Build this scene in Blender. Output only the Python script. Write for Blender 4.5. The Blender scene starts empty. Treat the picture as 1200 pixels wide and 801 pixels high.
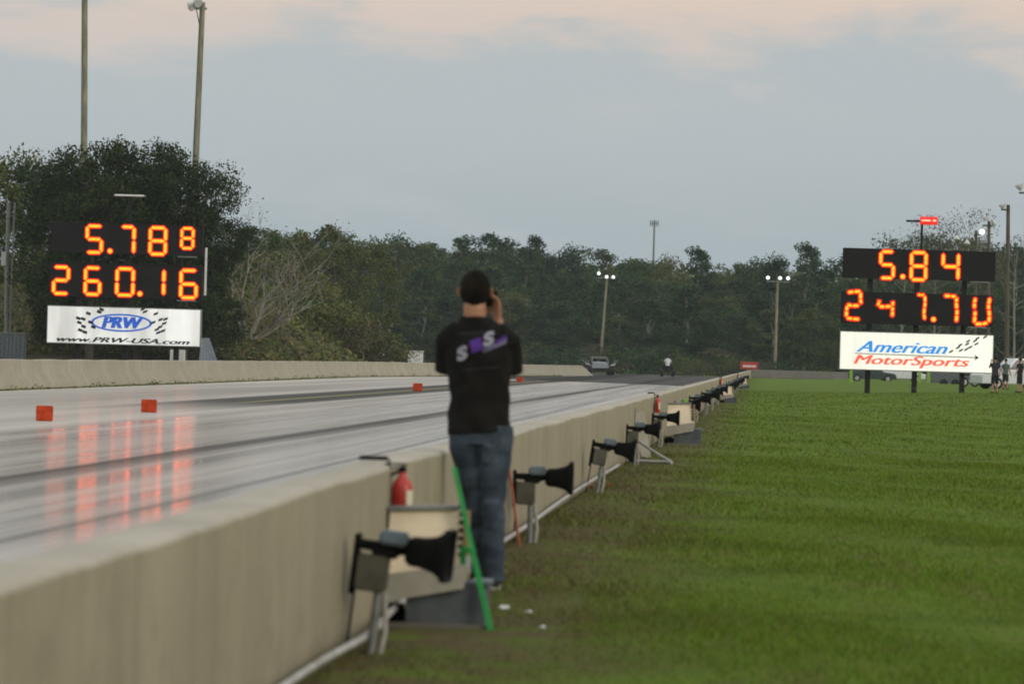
import bpy, bmesh, math, random
import numpy as np
from mathutils import Vector, Matrix
from mathutils.bvhtree import BVHTree
R = math.radians
random.seed(7); rng = np.random.default_rng(7)
sc = bpy.context.scene
COL = sc.collection
F, CX, CY, HC, TH = 5000.0, 890.0, 428.0, 1.28, R(1.6)
ct, st = math.cos(TH), math.sin(TH)
TRK = 0.15                                   # height of the racing surface

def P(px, py, Y):
    """point at distance Y seen at a photo pixel: gives its world X and Z"""
    dx, dy = px - CX, py - CY
    u, v = dx*ct + dy*st, -dx*st + dy*ct
    return u*Y/F, HC - v*Y/F
def XW(Y): return -1.80 + .0023*Y            # grass face of the near wall
def GZ(x, y):                                # height of the grass
    a = np.clip((x-4.0)/9.0, 0, 1)*np.clip((y-90)/80.0, 0, 1)*.26
    n = .018*np.sin(x*.9+.13*y)*np.sin(y*.31+1.3) + .012*np.sin(x*2.3-y*.21)
    m = np.clip((x+1.2)/2.0, 0, 1)
    return a + n*m

# ------------------------------------------------------------------ materials
def nm(name):
    m = bpy.data.materials.new(name); m.use_nodes = True
    m.node_tree.nodes.clear()
    return m, m.node_tree
class NT:
    def __init__(s, name):
        s.m, s.t = nm(name); s.out = s.t.nodes.new('ShaderNodeOutputMaterial')
    def n(s, typ, **kw):
        x = s.t.nodes.new(typ)
        for k, v in kw.items(): setattr(x, k, v)
        return x
    def put(s, sock, v):
        if isinstance(v, bpy.types.NodeSocket): s.t.links.new(v, sock)
        elif v is not None: sock.default_value = v
    def math(s, op, a, b=None, c=None, clamp=False):
        x = s.n('ShaderNodeMath', operation=op, use_clamp=clamp)
        s.put(x.inputs[0], a); s.put(x.inputs[1], b)
        if c is not None: s.put(x.inputs[2], c)
        return x.outputs[0]
    def step(s, v, a, b, lo=0., hi=1.):
        x = s.n('ShaderNodeMapRange', interpolation_type='SMOOTHSTEP')
        s.put(x.inputs[0], v); x.inputs[1].default_value = a; x.inputs[2].default_value = b
        x.inputs[3].default_value = lo; x.inputs[4].default_value = hi
        return x.outputs[0]
    def band(s, v, c, w, soft):
        d = s.math('ABSOLUTE', s.math('SUBTRACT', v, c))
        return s.step(d, w, w+soft, 1., 0.)
    def mix(s, f, a, b, mode='MIX'):
        x = s.n('ShaderNodeMix', data_type='RGBA', blend_type=mode)
        s.put(x.inputs[0], f)
        s.put(x.inputs[6], a if isinstance(a, bpy.types.NodeSocket) else (*a, 1)); s.put(x.inputs[7], b if isinstance(b, bpy.types.NodeSocket) else (*b, 1))
        return x.outputs[2]
    def noise(s, vec, scale, detail=4., rough=.55, dist=0.):
        x = s.n('ShaderNodeTexNoise'); s.put(x.inputs['Vector'], vec)
        x.inputs['Scale'].default_value = scale; x.inputs['Detail'].default_value = detail
        x.inputs['Roughness'].default_value = rough; x.inputs['Distortion'].default_value = dist
        return x.outputs['Fac']
    def pos(s): return s.n('ShaderNodeNewGeometry').outputs['Position']
    def objc(s): return s.n('ShaderNodeTexCoord').outputs['Object']
    def scale(s, vec, sx, sy, sz):
        x = s.n('ShaderNodeMapping'); s.put(x.inputs['Vector'], vec); x.inputs['Scale'].default_value = (sx, sy, sz)
        return x.outputs[0]
    def sep(s, vec):
        x = s.n('ShaderNodeSeparateXYZ'); s.put(x.inputs[0], vec); return x.outputs
    def bump(s, h, strength=.3, dist=.01):
        x = s.n('ShaderNodeBump'); s.put(x.inputs['Height'], h)
        x.inputs['Strength'].default_value = strength; x.inputs['Distance'].default_value = dist
        return x.outputs[0]
    def pbr(s, col, rough=.6, spec=.5, metal=0., normal=None, em=None, es=0.):
        x = s.n('ShaderNodeBsdfPrincipled')
        s.put(x.inputs['Base Color'], col if isinstance(col, bpy.types.NodeSocket) else (*col, 1))
        s.put(x.inputs['Roughness'], rough); s.put(x.inputs['Specular IOR Level'], spec); s.put(x.inputs['Metallic'], metal)
        if normal is not None: s.put(x.inputs['Normal'], normal)
        if em is not None:
            s.put(x.inputs['Emission Color'], em if isinstance(em, bpy.types.NodeSocket) else (*em, 1)); s.put(x.inputs['Emission Strength'], es)
        s.t.links.new(x.outputs[0], s.out.inputs[0]); return s.m

def worn(name, col, rough=.5, spec=.5, metal=0., var=.25, scale=9., dirt=(.10, .085, .06), bumpd=.0):
    k = NT(name); o = k.objc()
    a = k.noise(o, scale, 5.); b = k.noise(o, scale*.23, 3.)
    lo = tuple(c*(1-var) for c in col); hi = tuple(min(1, c*(1+var)) for c in col)
    c = k.mix(k.step(a, .3, .7), lo, hi)
    c = k.mix(k.math('MULTIPLY', k.step(b, .55, .75), .45), c, dirt)
    r = k.math('ADD', k.math('MULTIPLY', a, .25), rough-.12)
    nrm = k.bump(a, .4, bumpd) if bumpd else None
    return k.pbr(c, r, spec, metal, nrm)

def emit_mat(name, col, strength, base=(.05, .02, .01)):
    k = NT(name); o = k.objc()
    n = k.noise(o, 6., 2.)
    return k.pbr(base, .5, .3, em=col, es=k.math('MULTIPLY', k.step(n, .2, .8, .8, 1.15), strength))

def m_grass(blade=False):
    k = NT('grass_blades' if blade else 'grass_ground'); p = k.pos(); x, y, z = k.sep(p)
    a = k.noise(p, .55, 5., .6); b = k.noise(p, 2.6, 4., .6); c = k.noise(p, 14., 5., .7); d = k.noise(k.scale(p, .35, .09, 1), 1., 4., .55)
    g1, g2, g3 = (.084, .140, .012), (.120, .198, .016), (.180, .220, .028)
    col = k.mix(k.step(a, .35, .65), g1, g2)
    col = k.mix(k.math('MULTIPLY', k.step(b, .5, .72), .6), col, g3)
    col = k.mix(k.math('MULTIPLY', k.step(d, .42, .66), .22), col, (.070, .092, .014))
    # worn brown soil: along the wall foot and in scattered patches close by
    near = k.step(k.math('ADD', x, k.math('MULTIPLY', a, 1.2)), -.85, .75, 1., 0.)
    nearfade = k.step(y, 120., 420., 1., .25)
    pat = k.math('MULTIPLY', k.step(k.math('ADD', k.math('MULTIPLY', a, .6), k.math('MULTIPLY', b, .5)), .56, .70), k.step(y, 28., 75., .55, .12))
    f = k.math('MAXIMUM', k.math('MULTIPLY', k.math('MULTIPLY', near, nearfade), k.step(b, .35, .6, .35, 1.)), pat)
    col = k.mix(f, col, (.115, .088, .042))
    col = k.mix(k.math('MULTIPLY', k.step(c, .35, .7), .25), col, k.mix(1., col, (.45, .5, .4), 'MULTIPLY'))
    if blade:
        r = k.n('ShaderNodeNewGeometry').outputs['Random Per Island']
        col = k.mix(k.step(r, .1, .9), k.mix(1., col, (.92, .95, .9), 'MULTIPLY'), k.mix(1., col, (1.32, 1.28, 1.3), 'MULTIPLY'))
        col = k.mix(k.step(r, .93, .96), col, (.20, .17, .075))
        return k.pbr(col, .7, .08)
    return k.pbr(col, .9, .1, normal=k.bump(c, .9, .05))

def m_track():
    k = NT('racing_concrete'); p = k.pos(); x, y, z = k.sep(p)
    s1 = k.noise(k.scale(p, 3.2, .012, 1), 1., 6., .65)
    s2 = k.noise(k.scale(p, .7, .02, 1), 1., 4., .5)
    s3 = k.noise(k.scale(p, 1, .25, 1), 2.2, 5., .6)
    fine = k.noise(p, 60., 3., .6)
    col = k.mix(k.step(s2, .3, .7), (.44, .412, .368), (.545, .515, .462))
    col = k.mix(k.math('MULTIPLY', k.step(s1, .44, .72), .24), col, (.28, .26, .24))
    col = k.mix(k.math('MULTIPLY', k.step(s3, .5, .8), .25), col, (.30, .28, .25))
    wob = k.math('ADD', x, k.math('MULTIPLY', k.math('SUBTRACT', s2, .5), .35))
    dark = (.075, .068, .064)
    rub = k.math('MULTIPLY', x, 0.)
    brk = k.step(s1, .25, .6, .55, 1.)
    def rubber(c, w, soft, amt):
        nonlocal col, rub
        mk = k.math('MULTIPLY', k.math('MULTIPLY', k.band(wob, c, w, soft), amt), brk)
        col = k.mix(mk, col, dark); rub = k.math('MAXIMUM', rub, mk)
    rubber(-6.25, .16, .20, .9); rubber(-6.2, .5, 1.0, .22)
    rubber(-4.35, .02, .08, .55); rubber(-8.3, .1, .4, .22); rubber(-9.75, .10, .2, .30)
    rubber(-14.8, .5, 1.5, .35); rubber(-17.2, .2, .9, .25)
    # dark tyre-burnt band down the middle, further out
    mid = k.math('MULTIPLY', k.band(wob, -11.45, .95, .6), k.step(y, 72., 98.))
    col = k.mix(k.math('MULTIPLY', mid, .88), col, (.05, .05, .047))
    ln = k.math('MULTIPLY', k.band(x, -11.35, .05, .05), k.step(y, 88., 100.))
    col = k.mix(k.math('MULTIPLY', ln, .8), col, (.42, .38, .18))
    # slab joints across
    j = k.math('FRACT', k.math('DIVIDE', y, 6.1))
    col = k.mix(k.math('MULTIPLY', k.step(j, .0, .006, 1., 0.), .5), col, (.12, .11, .10))
    spm = k.math('SUBTRACT', 1., k.math('MULTIPLY', k.math('MAXIMUM', mid, k.math('MULTIPLY', rub, 1.05)), .93))
    spm = k.math('MULTIPLY', spm, k.step(wob, -9.9, -9.3, .30, 1.))
    spm = k.math('MULTIPLY', spm, k.step(k.noise(k.scale(p, 1.4, .03, 1), 1., 4., .6), .40, .60, 1.0, .55))
    dull = k.math('MULTIPLY', k.step(wob, -9.8, -10.8), .03)
    dull = dull
    far = k.step(k.math('ADD', y, k.math('MULTIPLY', x, 2.2)), 200., 206.)
    col = k.mix(k.math('MULTIPLY', far, .92), col, (.055, .055, .052))
    lane = k.step(x, -2.6, -4.6)
    rough = k.math('ADD', k.step(s1, .3, .7, .13, .08), k.math('MULTIPLY', k.step(fine, .3, .7), .03))
    rough = k.math('ADD', rough, k.math('MULTIPLY', far, .5))
    rough = k.math('ADD', rough, dull)
    nrm = k.bump(fine, .08, .0008)
    m = k.pbr(col, rough, .42, normal=nrm)
    gl = k.t.nodes['Principled BSDF'].outputs[0]; df = k.n('ShaderNodeBsdfDiffuse'); k.put(df.inputs[0], col)
    ms = k.n('ShaderNodeMixShader'); k.put(ms.inputs[0], k.math('MULTIPLY', spm, k.math('SUBTRACT', 1., k.math('MULTIPLY', far, .85)), clamp=True))
    k.t.links.new(df.outputs[0], ms.inputs[1]); k.t.links.new(gl, ms.inputs[2]); k.t.links.new(ms.outputs[0], k.out.inputs[0])
    return m

def m_concrete(name, col, streak=1.):
    k = NT(name); p = k.pos(); x, y, z = k.sep(p)
    v = k.noise(k.scale(p, 1, 1.7, .45), 1., 5., .6); big = k.noise(p, .35, 3.); f = k.noise(p, 22., 5., .65)
    c = k.mix(k.step(v, .3, .7), tuple(a*.90 for a in col), tuple(a*1.08 for a in col))
    c = k.mix(k.math('MULTIPLY', k.step(big, .4, .65), .4), c, tuple(a*.8 for a in (col[0], col[1]*.97, col[2]*.9)))
    drip = k.math('MULTIPLY', k.step(k.noise(k.scale(p, 1, 6., .15), 1., 3., .5), .58, .72), .35*streak)
    c = k.mix(drip, c, tuple(a*.5 for a in col))
    c = k.mix(k.math('MULTIPLY', k.step(f, .45, .7), .3), c, tuple(a*.7 for a in col))
    bl = k.noise(k.scale(p, 1, 1, 1.3), 2.6, 6., .68)
    c = k.mix(k.math('MULTIPLY', k.step(bl, .50, .68), .38), c, tuple(a*.62 for a in col))
    pits = k.noise(p, 75., 2., .5); c = k.mix(k.math('MULTIPLY', k.step(pits, .66, .72), .5), c, tuple(a*.4 for a in col))
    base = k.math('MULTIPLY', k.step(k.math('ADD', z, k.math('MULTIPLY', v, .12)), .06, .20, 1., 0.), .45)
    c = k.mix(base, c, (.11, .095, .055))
    return k.pbr(c, .85, .25, normal=k.bump(f, .5, .006))

def m_leaf(name, cols, obj_var=.35):
    k = NT(name); o = k.objc(); g = k.n('ShaderNodeNewGeometry'); r = g.outputs['Random Per Island']
    oi = k.n('ShaderNodeObjectInfo').outputs['Random']
    n = k.noise(o, .38, 3., .6)
    c = k.mix(k.step(n, .38, .6), cols[0], cols[1])
    c = k.mix(k.step(r, .5, 1.), c, cols[2])
    c = k.mix(k.math('MULTIPLY', k.step(oi, .45, 1.), obj_var), c, cols[3])
    c = k.mix(k.math('MULTIPLY', k.step(oi, .35, .0), obj_var*1.3), c, k.mix(1., c, (.42, .50, .55), 'MULTIPLY'))
    c = k.mix(k.step(r, .0, .35, .45, 0.), c, k.mix(1., c, (.55, .6, .6), 'MULTIPLY'))
    return k.pbr(c, .7, .08)

def m_bark(name, col):
    k = NT(name); o = k.objc(); n = k.noise(k.scale(o, 6, 6, .8), 1., 5., .7)
    c = k.mix(k.step(n, .3, .7), tuple(a*.6 for a in col), tuple(a*1.25 for a in col))
    return k.pbr(c, .9, .1, normal=k.bump(n, .6, .02))

def m_fabric(name, col, var=.2, scale=260., fade=None):
    k = NT(name); o = k.objc(); n = k.noise(o, scale, 2., .6); b = k.noise(o, 7., 4., .6)
    c = k.mix(k.step(b, .35, .65), tuple(a*(1-var) for a in col), tuple(a*(1+var) for a in col))
    if fade: c = k.mix(k.math('MULTIPLY', k.step(b, .5, .75), .5), c, fade)
    return k.pbr(c, .9, .15, normal=k.bump(k.math('ADD', k.math('MULTIPLY', n, .15), b), .5, .006))

M = {}
M['grass'] = m_grass(); M['blades'] = m_grass(True); M['track'] = m_track()
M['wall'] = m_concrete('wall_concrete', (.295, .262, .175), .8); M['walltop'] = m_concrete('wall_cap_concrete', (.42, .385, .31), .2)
M['farwall'] = m_concrete('far_wall_concrete', (.34, .315, .235), .6)
M['endwall'] = m_concrete('end_wall_concrete', (.20, .19, .17), .5)
M['black'] = worn('black_plastic', (.006, .006, .0055), .8, .12, var=.3, dirt=(.018, .017, .014))
M['board'] = worn('scoreboard_black', (.010, .009, .009), .75, .2, var=.3, dirt=(.018, .016, .014))
M['boxgrey'] = worn('box_olive_grey', (.085, .080, .058), .6, .35, bumpd=.002)
M['galv'] = worn('galvanised_steel', (.24, .25, .24), .45, .5, .4)
M['pvc'] = worn('pale_conduit', (.36, .35, .32), .5, .4, dirt=(.2, .17, .12))
M['bluegrey'] = worn('blue_grey_paint', (.115, .150, .175), .5, .4)
M['slate'] = worn('slate_box', (.075, .088, .095), .6, .3, bumpd=.002)
M['cream'] = worn('cream_panel', (.76, .65, .47), .6, .3, var=.12, scale=5., dirt=(.45, .36, .24))
M['creamdirty'] = worn('stained_skirt', (.34, .32, .26), .7, .3, var=.15, scale=4., dirt=(.2, .17, .12))
M['tan'] = worn('tan_board', (.30, .20, .10), .7, .3)
M['red'] = worn('extinguisher_red', (.42, .028, .018), .32, .5, var=.12, dirt=(.2, .03, .02))
M['redsign'] = worn('sign_red', (.42, .04, .03), .5, .4, var=.12, dirt=(.3, .05, .04))
M['label'] = worn('paper_label', (.70, .66, .50), .6, .3, var=.06, dirt=(.5, .45, .3))
M['green'] = worn('bright_green_paint', (.014, .27, .055), .45, .4, var=.15, dirt=(.02, .2, .03))
M['orange'] = worn('orange_foam', (.46, .055, .018), .85, .1, var=.25, scale=9., dirt=(.22, .045, .025), bumpd=.006)
M['rustrod'] = worn('orange_fibre_rod', (.36, .10, .045), .6, .3)
M['white'] = worn('white_paint', (.72, .72, .70), .45, .5, var=.06, dirt=(.45, .42, .36))
M['cloth_white'] = m_fabric('white_cotton', (.66, .68, .72), .08)
M['grey'] = worn('grey_paint', (.22, .23, .24), .5, .4)
M['shed'] = worn('corrugated_grey', (.15, .17, .185), .5, .4, .2)
M['bluesheet'] = worn('blue_grey_sheet', (.17, .20, .25), .5, .4, var=.12, dirt=(.13, .13, .14))
M['woodpole'] = m_bark('weathered_pole', (.245, .235, .165))
M['darkpole'] = m_bark('dark_pole', (.11, .095, .07))
M['post'] = worn('black_post', (.014, .013, .012), .7, .2)
M['bark'] = m_bark('tree_bark', (.085, .075, .058)); M['palebark'] = m_bark('pale_bark', (.26, .245, .20))
M['tyre'] = worn('tyre_rubber', (.018, .018, .018), .8, .2); M['chrome'] = worn('wheel_metal', (.5, .5, .5), .3, .5, .8, var=.1)
M['glass'] = worn('dark_glass', (.02, .024, .028), .1, .6, var=.1, dirt=(.03, .03, .03))
M['carwhite'] = worn('car_white', (.62, .64, .66), .3, .6, var=.05, dirt=(.45, .43, .4))
M['cardark'] = worn('car_dark_green', (.022, .036, .040), .35, .6, var=.1); M['cargrey'] = worn('trailer_grey', (.10, .115, .125), .5, .5, var=.12)
M['buggyskin'] = worn('buggy_shell', (.20, .23, .26), .4, .5, var=.2)
M['hivis'] = worn('lime_post', (.22, .42, .05), .6, .3, var=.1)
M['shirt'] = m_fabric('black_cotton', (.0095, .0090, .0075), .3)
M['jeans'] = m_fabric('blue_denim', (.042, .057, .075), .3, 300., fade=(.09, .125, .16))
M['hair'] = m_fabric('dark_hair', (.010, .0075, .005), .5, 180.)
M['rubbersole'] = worn('shoe_sole', (.50, .49, .46), .6, .3, var=.08)
M['shoe'] = m_fabric('dark_shoe', (.02, .02, .022), .3)
M['greyshirt'] = m_fabric('sage_cotton', (.15, .19, .17), .15); M['darkcloth'] = m_fabric('dark_cloth', (.016, .017, .02), .3); M['charcoal'] = m_fabric('charcoal_cloth', (.035, .037, .042), .3)
def m_skin(name, col):
    k = NT(name); o = k.objc(); n = k.noise(o, 30., 4.)
    c = k.mix(k.step(n, .3, .7), tuple(a*.85 for a in col), tuple(a*1.1 for a in col))
    return k.pbr(c, .5, .4, normal=k.bump(n, .2, .002))
M['skin'] = m_skin('tanned_skin', (.36, .175, .095)); M['skin2'] = m_skin('fair_skin', (.42, .22, .15))
M['digit'] = emit_mat('lamp_amber', (1., .115, .005), 5.2)
M['digitglow'] = emit_mat('painted_red_glow', (1., .022, .003), .75)  # wider red strips behind the segments, a painted-in glow around the lit digits
M['beacon'] = emit_mat('beacon_red', (1., .13, .09), 5.)
M['beaconglow'] = emit_mat('painted_beacon_glow', (1., .03, .02), .8)  # emissive red standing in for the glow around the beacon lamps
M['lamplit'] = emit_mat('flood_lens', (.95, 1., 1.), 1.1, (.5, .5, .5)); M['lampoff'] = worn('flood_shade', (.55, .56, .56), .4, .5, var=.1)
def m_panel(name, col, strength, tubes, lo, hi):
    """translucent sign face lit from behind by vertical tubes"""
    k = NT(name); o = k.objc(); x, y, z = k.sep(o)
    t = k.math('ABSOLUTE', k.math('SINE', k.math('MULTIPLY', x, tubes)))
    n = k.noise(k.scale(o, .55, 1, .12), 1., 3., .5)
    e = k.math('MULTIPLY', k.step(n, .35, .65, lo, hi), k.step(t, 0., 1., 1.04, .95))
    g = k.step(k.noise(o, 1.2, 3.), .4, .7, 1., .93)
    return k.pbr((.55, .55, .52), .4, .4, em=col, es=k.math('MULTIPLY', k.math('MULTIPLY', e, g), strength))
M['panelL'] = m_panel('lit_white_face', (.97, 1., .98), .46, 4.2, .55, 1.25)
M['panelR'] = m_panel('lit_cream_face', (1., 1., .84), .62, 9.5, .95, 1.12)
M['ink_blue'] = worn('sign_blue_ink', (.03, .13, .55), .5, .3, var=.05, dirt=(.03, .12, .5)); M['ink_black'] = worn('sign_black_ink', (.015, .015, .02), .5, .3)
for key, c, e in (('ink_lblue', (.03, .25, .68), .55), ('ink_lred', (.85, .12, .07), .55), ('ink_rblue', (.03, .13, .62), .25)):
    k = NT(key + '_film'); M[key] = k.pbr(c, .5, .3, em=c, es=e)
M['purple'] = worn('purple_print', (.075, .028, .21), .7, .2, var=.15, dirt=(.06, .02, .18)); M['printwhite'] = worn('white_print', (.30, .30, .36), .7, .2, var=.1, dirt=(.3, .3, .36)); M['printgrey'] = worn('smoky_print', (.13, .12, .19), .8, .2, var=.4); M['printdark'] = worn('dark_print', (.022, .022, .024), .8, .2)

# ------------------------------------------------------------------ building helpers
def tag(o, label=None, cat=None, group=None, kind=None):
    if label: o['label'] = label
    if cat: o['category'] = cat
    if group: o['group'] = group
    if kind: o['kind'] = kind
    return o
def empty(name, loc, rz=0., sc_=None):
    o = bpy.data.objects.new(name, None); COL.objects.link(o); o.location = loc; o.rotation_euler = (0, 0, rz)
    o.empty_display_size = .2
    if sc_: o.scale = sc_
    return o
def link(name, me, mats, parent=None, smooth=False, loc=None):
    for m in (mats if isinstance(mats, (list, tuple)) else [mats]): me.materials.append(m)
    o = bpy.data.objects.new(name, me); COL.objects.link(o)
    if parent: o.parent = parent
    if loc: o.location = loc
    if smooth: me.polygons.foreach_set('use_smooth', [True]*len(me.polygons))
    return o
class MB:
    def __init__(s): s.v = []; s.f = []; s.mi = []
    def add(s, vs, fs, mi=0):
        b = len(s.v); s.v += [tuple(v) for v in vs]; s.f += [tuple(b+i for i in f) for f in fs]; s.mi += [mi]*len(fs); return s
    def box(s, c, sz, mi=0, rot=None, bev=0.):
        bm = bmesh.new(); bmesh.ops.create_cube(bm, size=1)
        bmesh.ops.scale(bm, vec=sz, verts=bm.verts)
        if bev: bmesh.ops.bevel(bm, geom=bm.edges[:], offset=bev, segments=2, affect='EDGES')
        if rot is not None: bmesh.ops.transform(bm, matrix=rot.to_4x4() if isinstance(rot, Matrix) else Matrix.Rotation(rot, 4, 'Z'), verts=bm.verts)
        bmesh.ops.translate(bm, vec=c, verts=bm.verts); bm.verts.index_update()
        s.add([v.co for v in bm.verts], [[v.index for v in f.verts] for f in bm.faces], mi); bm.free(); return s
    def loft(s, rings, mi=0, cap=True, closed=True):
        n = len(rings[0]); vs = [p for r in rings for p in r]; fs = []
        for i in range(len(rings)-1):
            for j in range(n if closed else n-1):
                k = (j+1) % n
                fs.append((i*n+j, i*n+k, (i+1)*n+k, (i+1)*n+j))
        if cap: fs.append(tuple(range(n))[::-1]); fs.append(tuple((len(rings)-1)*n+j for j in range(n)))
        return s.add(vs, fs, mi)
    def tube(s, pts, rad, n=10, mi=0, sq=1., flat=None):
        pts = [Vector(p) for p in pts]; rings = []
        if not isinstance(rad, (list, tuple)): rad = [rad]*len(pts)
        prev = None
        for i, p in enumerate(pts):
            d = (pts[min(i+1, len(pts)-1)] - pts[max(i-1, 0)]).normalized()
            if prev is None:
                a = Vector((0, 0, 1)) if abs(d.z) < .9 else Vector((1, 0, 0))
                s1 = d.cross(a).normalized()
            else: s1 = (prev - d*prev.dot(d)).normalized()
            prev = s1; s2 = d.cross(s1)
            r = rad[i]; ra, rb = r if isinstance(r, (list, tuple)) else (r, r)
            rings.append([p + s1*ra*math.cos(t) + s2*rb*math.sin(t) for t in [2*math.pi*k/n for k in range(n)]])
        return s.loft(rings, mi)
    def prism(s, poly, axis, a, b, mi=0):
        """2D polygon extruded along an axis from a to b"""
        def v(p, t):
            return {'x': (t, p[0], p[1]), 'y': (p[0], t, p[1]), 'z': (p[0], p[1], t)}[axis]
        return s.loft([[v(p, a) for p in poly], [v(p, b) for p in poly]], mi)
    def mesh(s, name):
        me = bpy.data.meshes.new(name); me.from_pydata(s.v, [], s.f); me.polygons.foreach_set('material_index', s.mi); me.update()
        bm = bmesh.new(); bm.from_mesh(me); bmesh.ops.recalc_face_normals(bm, faces=bm.faces); bm.to_mesh(me); bm.free()
        return me
    def build(s, name, mats, parent=None, smooth=False, loc=None):
        o = link(name, s.mesh(name), mats, parent, False, loc)
        if smooth:
            o.data.polygons.foreach_set('use_smooth', [True]*len(o.data.polygons))
            o.data.set_sharp_from_angle(angle=R(38))
        return o
def quads(name, V):
    """V: (n,4,3) array of separate quads"""
    n = len(V); me = bpy.data.meshes.new(name)
    me.vertices.add(n*4); me.vertices.foreach_set('co', V.reshape(-1).astype(np.float32))
    me.loops.add(n*4); me.loops.foreach_set('vertex_index', np.arange(n*4, dtype=np.int32))
    me.polygons.add(n); me.polygons.foreach_set('loop_start', np.arange(0, n*4, 4, dtype=np.int32))
    me.update(calc_edges=True); me.validate(); return me
def leaf_quads(C, size, aspect=.6, flat=.3):
    """randomly turned leaf-shaped quads at centres C"""
    n = len(C); a = rng.normal(size=(n, 3)); a[:, 2] *= (1-flat); a /= np.linalg.norm(a, axis=1)[:, None]
    b = rng.normal(size=(n, 3)); b -= a*np.sum(a*b, 1)[:, None]; b /= np.linalg.norm(b, axis=1)[:, None]
    s = size*(.6+.8*rng.random(n))[:, None]
    u, w = a*s*.5, b*s*.5*aspect
    return np.stack([C-u, C-w+u*.1, C+u, C+w+u*.1], 1)
def copy_tree(o, parent=None):
    c = o.copy(); COL.objects.link(c); c.parent = parent
    for ch in list(o.children): copy_tree(ch, c)
    return c
ORD = ['first', 'second', 'third', 'fourth', 'fifth', 'sixth', 'seventh', 'eighth', 'ninth', 'tenth', 'eleventh', 'twelfth', 'thirteenth', 'fourteenth', 'fifteenth', 'sixteenth', 'seventeenth', 'eighteenth', 'nineteenth', 'twentieth', 'twenty-first', 'twenty-second', 'twenty-third', 'twenty-fourth', 'twenty-fifth', 'twenty-sixth', 'twenty-seventh', 'twenty-eighth']
def text_mesh(txt, w, h, depth=.03, shear=0., bold=0.0, space=1.):
    """lettering scaled to fill w by h, lower left corner at 0,0, facing -Y"""
    cu = bpy.data.curves.new('t', 'FONT'); cu.body = txt; cu.shear = shear; cu.offset = bold; cu.extrude = .01; cu.resolution_u = 4; cu.space_character = space
    o = bpy.data.objects.new('t', cu); COL.objects.link(o)
    bpy.context.view_layer.update()
    me = bpy.data.meshes.new_from_object(o.evaluated_get(bpy.context.evaluated_depsgraph_get()))
    bpy.data.objects.remove(o); bpy.data.curves.remove(cu)
    n = len(me.vertices); co = np.empty(n*3); me.vertices.foreach_get('co', co); co = co.reshape(-1, 3)
    mn, mx = co.min(0), co.max(0)
    q = np.stack([(co[:, 0]-mn[0])/(mx[0]-mn[0])*w, -(co[:, 2])/.01*depth*.5, (co[:, 1]-mn[1])/(mx[1]-mn[1])*h], 1)
    me.vertices.foreach_set('co', q.reshape(-1)); me.materials.clear(); me.update(); return me

# ------------------------------------------------------------------ ground, track, walls
def grid(name, xs, ys, zf, mat):
    X, Y = np.meshgrid(xs, ys, indexing='ij'); Z = zf(X, Y); nx, ny = X.shape
    V = np.stack([X, Y, Z], -1).reshape(-1, 3)
    i = np.arange(nx-1)[:, None]*ny + np.arange(ny-1)[None, :]
    Fc = np.stack([i, i+ny, i+ny+1, i+1], -1).reshape(-1, 4)
    me = bpy.data.meshes.new(name); me.from_pydata(V.tolist(), [], Fc.tolist()); me.update()
    return link(name, me, mat, smooth=True)
xs = np.r_[-1400, -700, -300, -120, -60, -30, -10, -3, np.arange(-2, 16, .4), 18, 22, 30, 60, 120, 300, 700, 1400]
ys = np.r_[-1400, -500, -100, -20, 0, np.arange(8, 60, .5), np.arange(60, 260, 3), np.arange(260, 700, 20), 900, 1400]
tag(grid('grass_field', xs, ys, lambda x, y: GZ(x, y), M['grass']), kind='structure')
# racing surface as a sheet with real edges
mb = MB(); e0, e1 = XW(-20)-.35, XW(395)-.35
mb.loft([[(e0, -20, a), (e1, 395, a), (-21.3, 395, a), (-21.3, -20, a)] for a in (-.2, TRK)]); o = mb.build('race_track', M['track']); tag(o, kind='structure')

def wall_run(path, prof, mat_of, name, mats, wv=1.):
    """extrude a cross section (x offset, z) along path of (x, y, z0); wavers slightly like cast concrete"""
    vs, fs, mi = [], [], []; n = len(prof)
    for i, (x, y, z0, k) in enumerate(path):
        wx, wz = wv*(.006*math.sin(y*1.7)+.004*math.sin(y*4.1)), .005*math.sin(y*1.1+2)+.003*math.sin(y*5.3)
        for a, z in prof: vs.append((x+a*k+wx, y, z0+z+(wz if z > .3 else 0)))
    for i in range(len(path)-1):
        for j in range(n-1):
            fs.append((i*n+j, i*n+j+1, (i+1)*n+j+1, (i+1)*n+j)); mi.append(mat_of(j))
    fs += [tuple(range(n)), tuple((len(path)-1)*n+j for j in range(n))[::-1]]; mi += [0, 0]
    m = MB(); m.v = vs; m.f = fs; m.mi = mi
    return m.build(name, mats, smooth=True)
prof = [(0, -.1), (0, .735), (-.008, .749), (-.022, .755), (-.185, .757), (-.2, .75), (-.205, .735), (-.24, .45), (-.42, .25), (-.44, -.1)]
ya = [y for y in np.arange(-8, 430.1, .5)]
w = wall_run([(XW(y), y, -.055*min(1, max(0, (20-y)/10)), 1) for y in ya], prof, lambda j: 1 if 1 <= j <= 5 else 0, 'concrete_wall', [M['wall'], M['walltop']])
tag(w, 'long tan concrete barrier wall between the track and the grass, running away from the camera', 'wall')
lp = [(-18.6, 20), (-18.9, 100), (-19.5, 150), (-20.4, 212), (-19.6, 228), (-18.0, 246), (-15.2, 286), (-13.2, 318), (-12.8, 326)]
lx, ly = [p[0] for p in lp], [p[1] for p in lp]
yl = list(np.arange(20, 326.1, 1.))
w = wall_run([(float(np.interp(y, ly, lx)), y, .0 if y < 316 else -.08*(y-316), -1) for y in yl], [(a, z*1.16+.03) for a, z in prof], lambda j: 1 if 1 <= j <= 5 else 0, 'concrete_wall', [M['farwall'], M['walltop']], .0)
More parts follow.
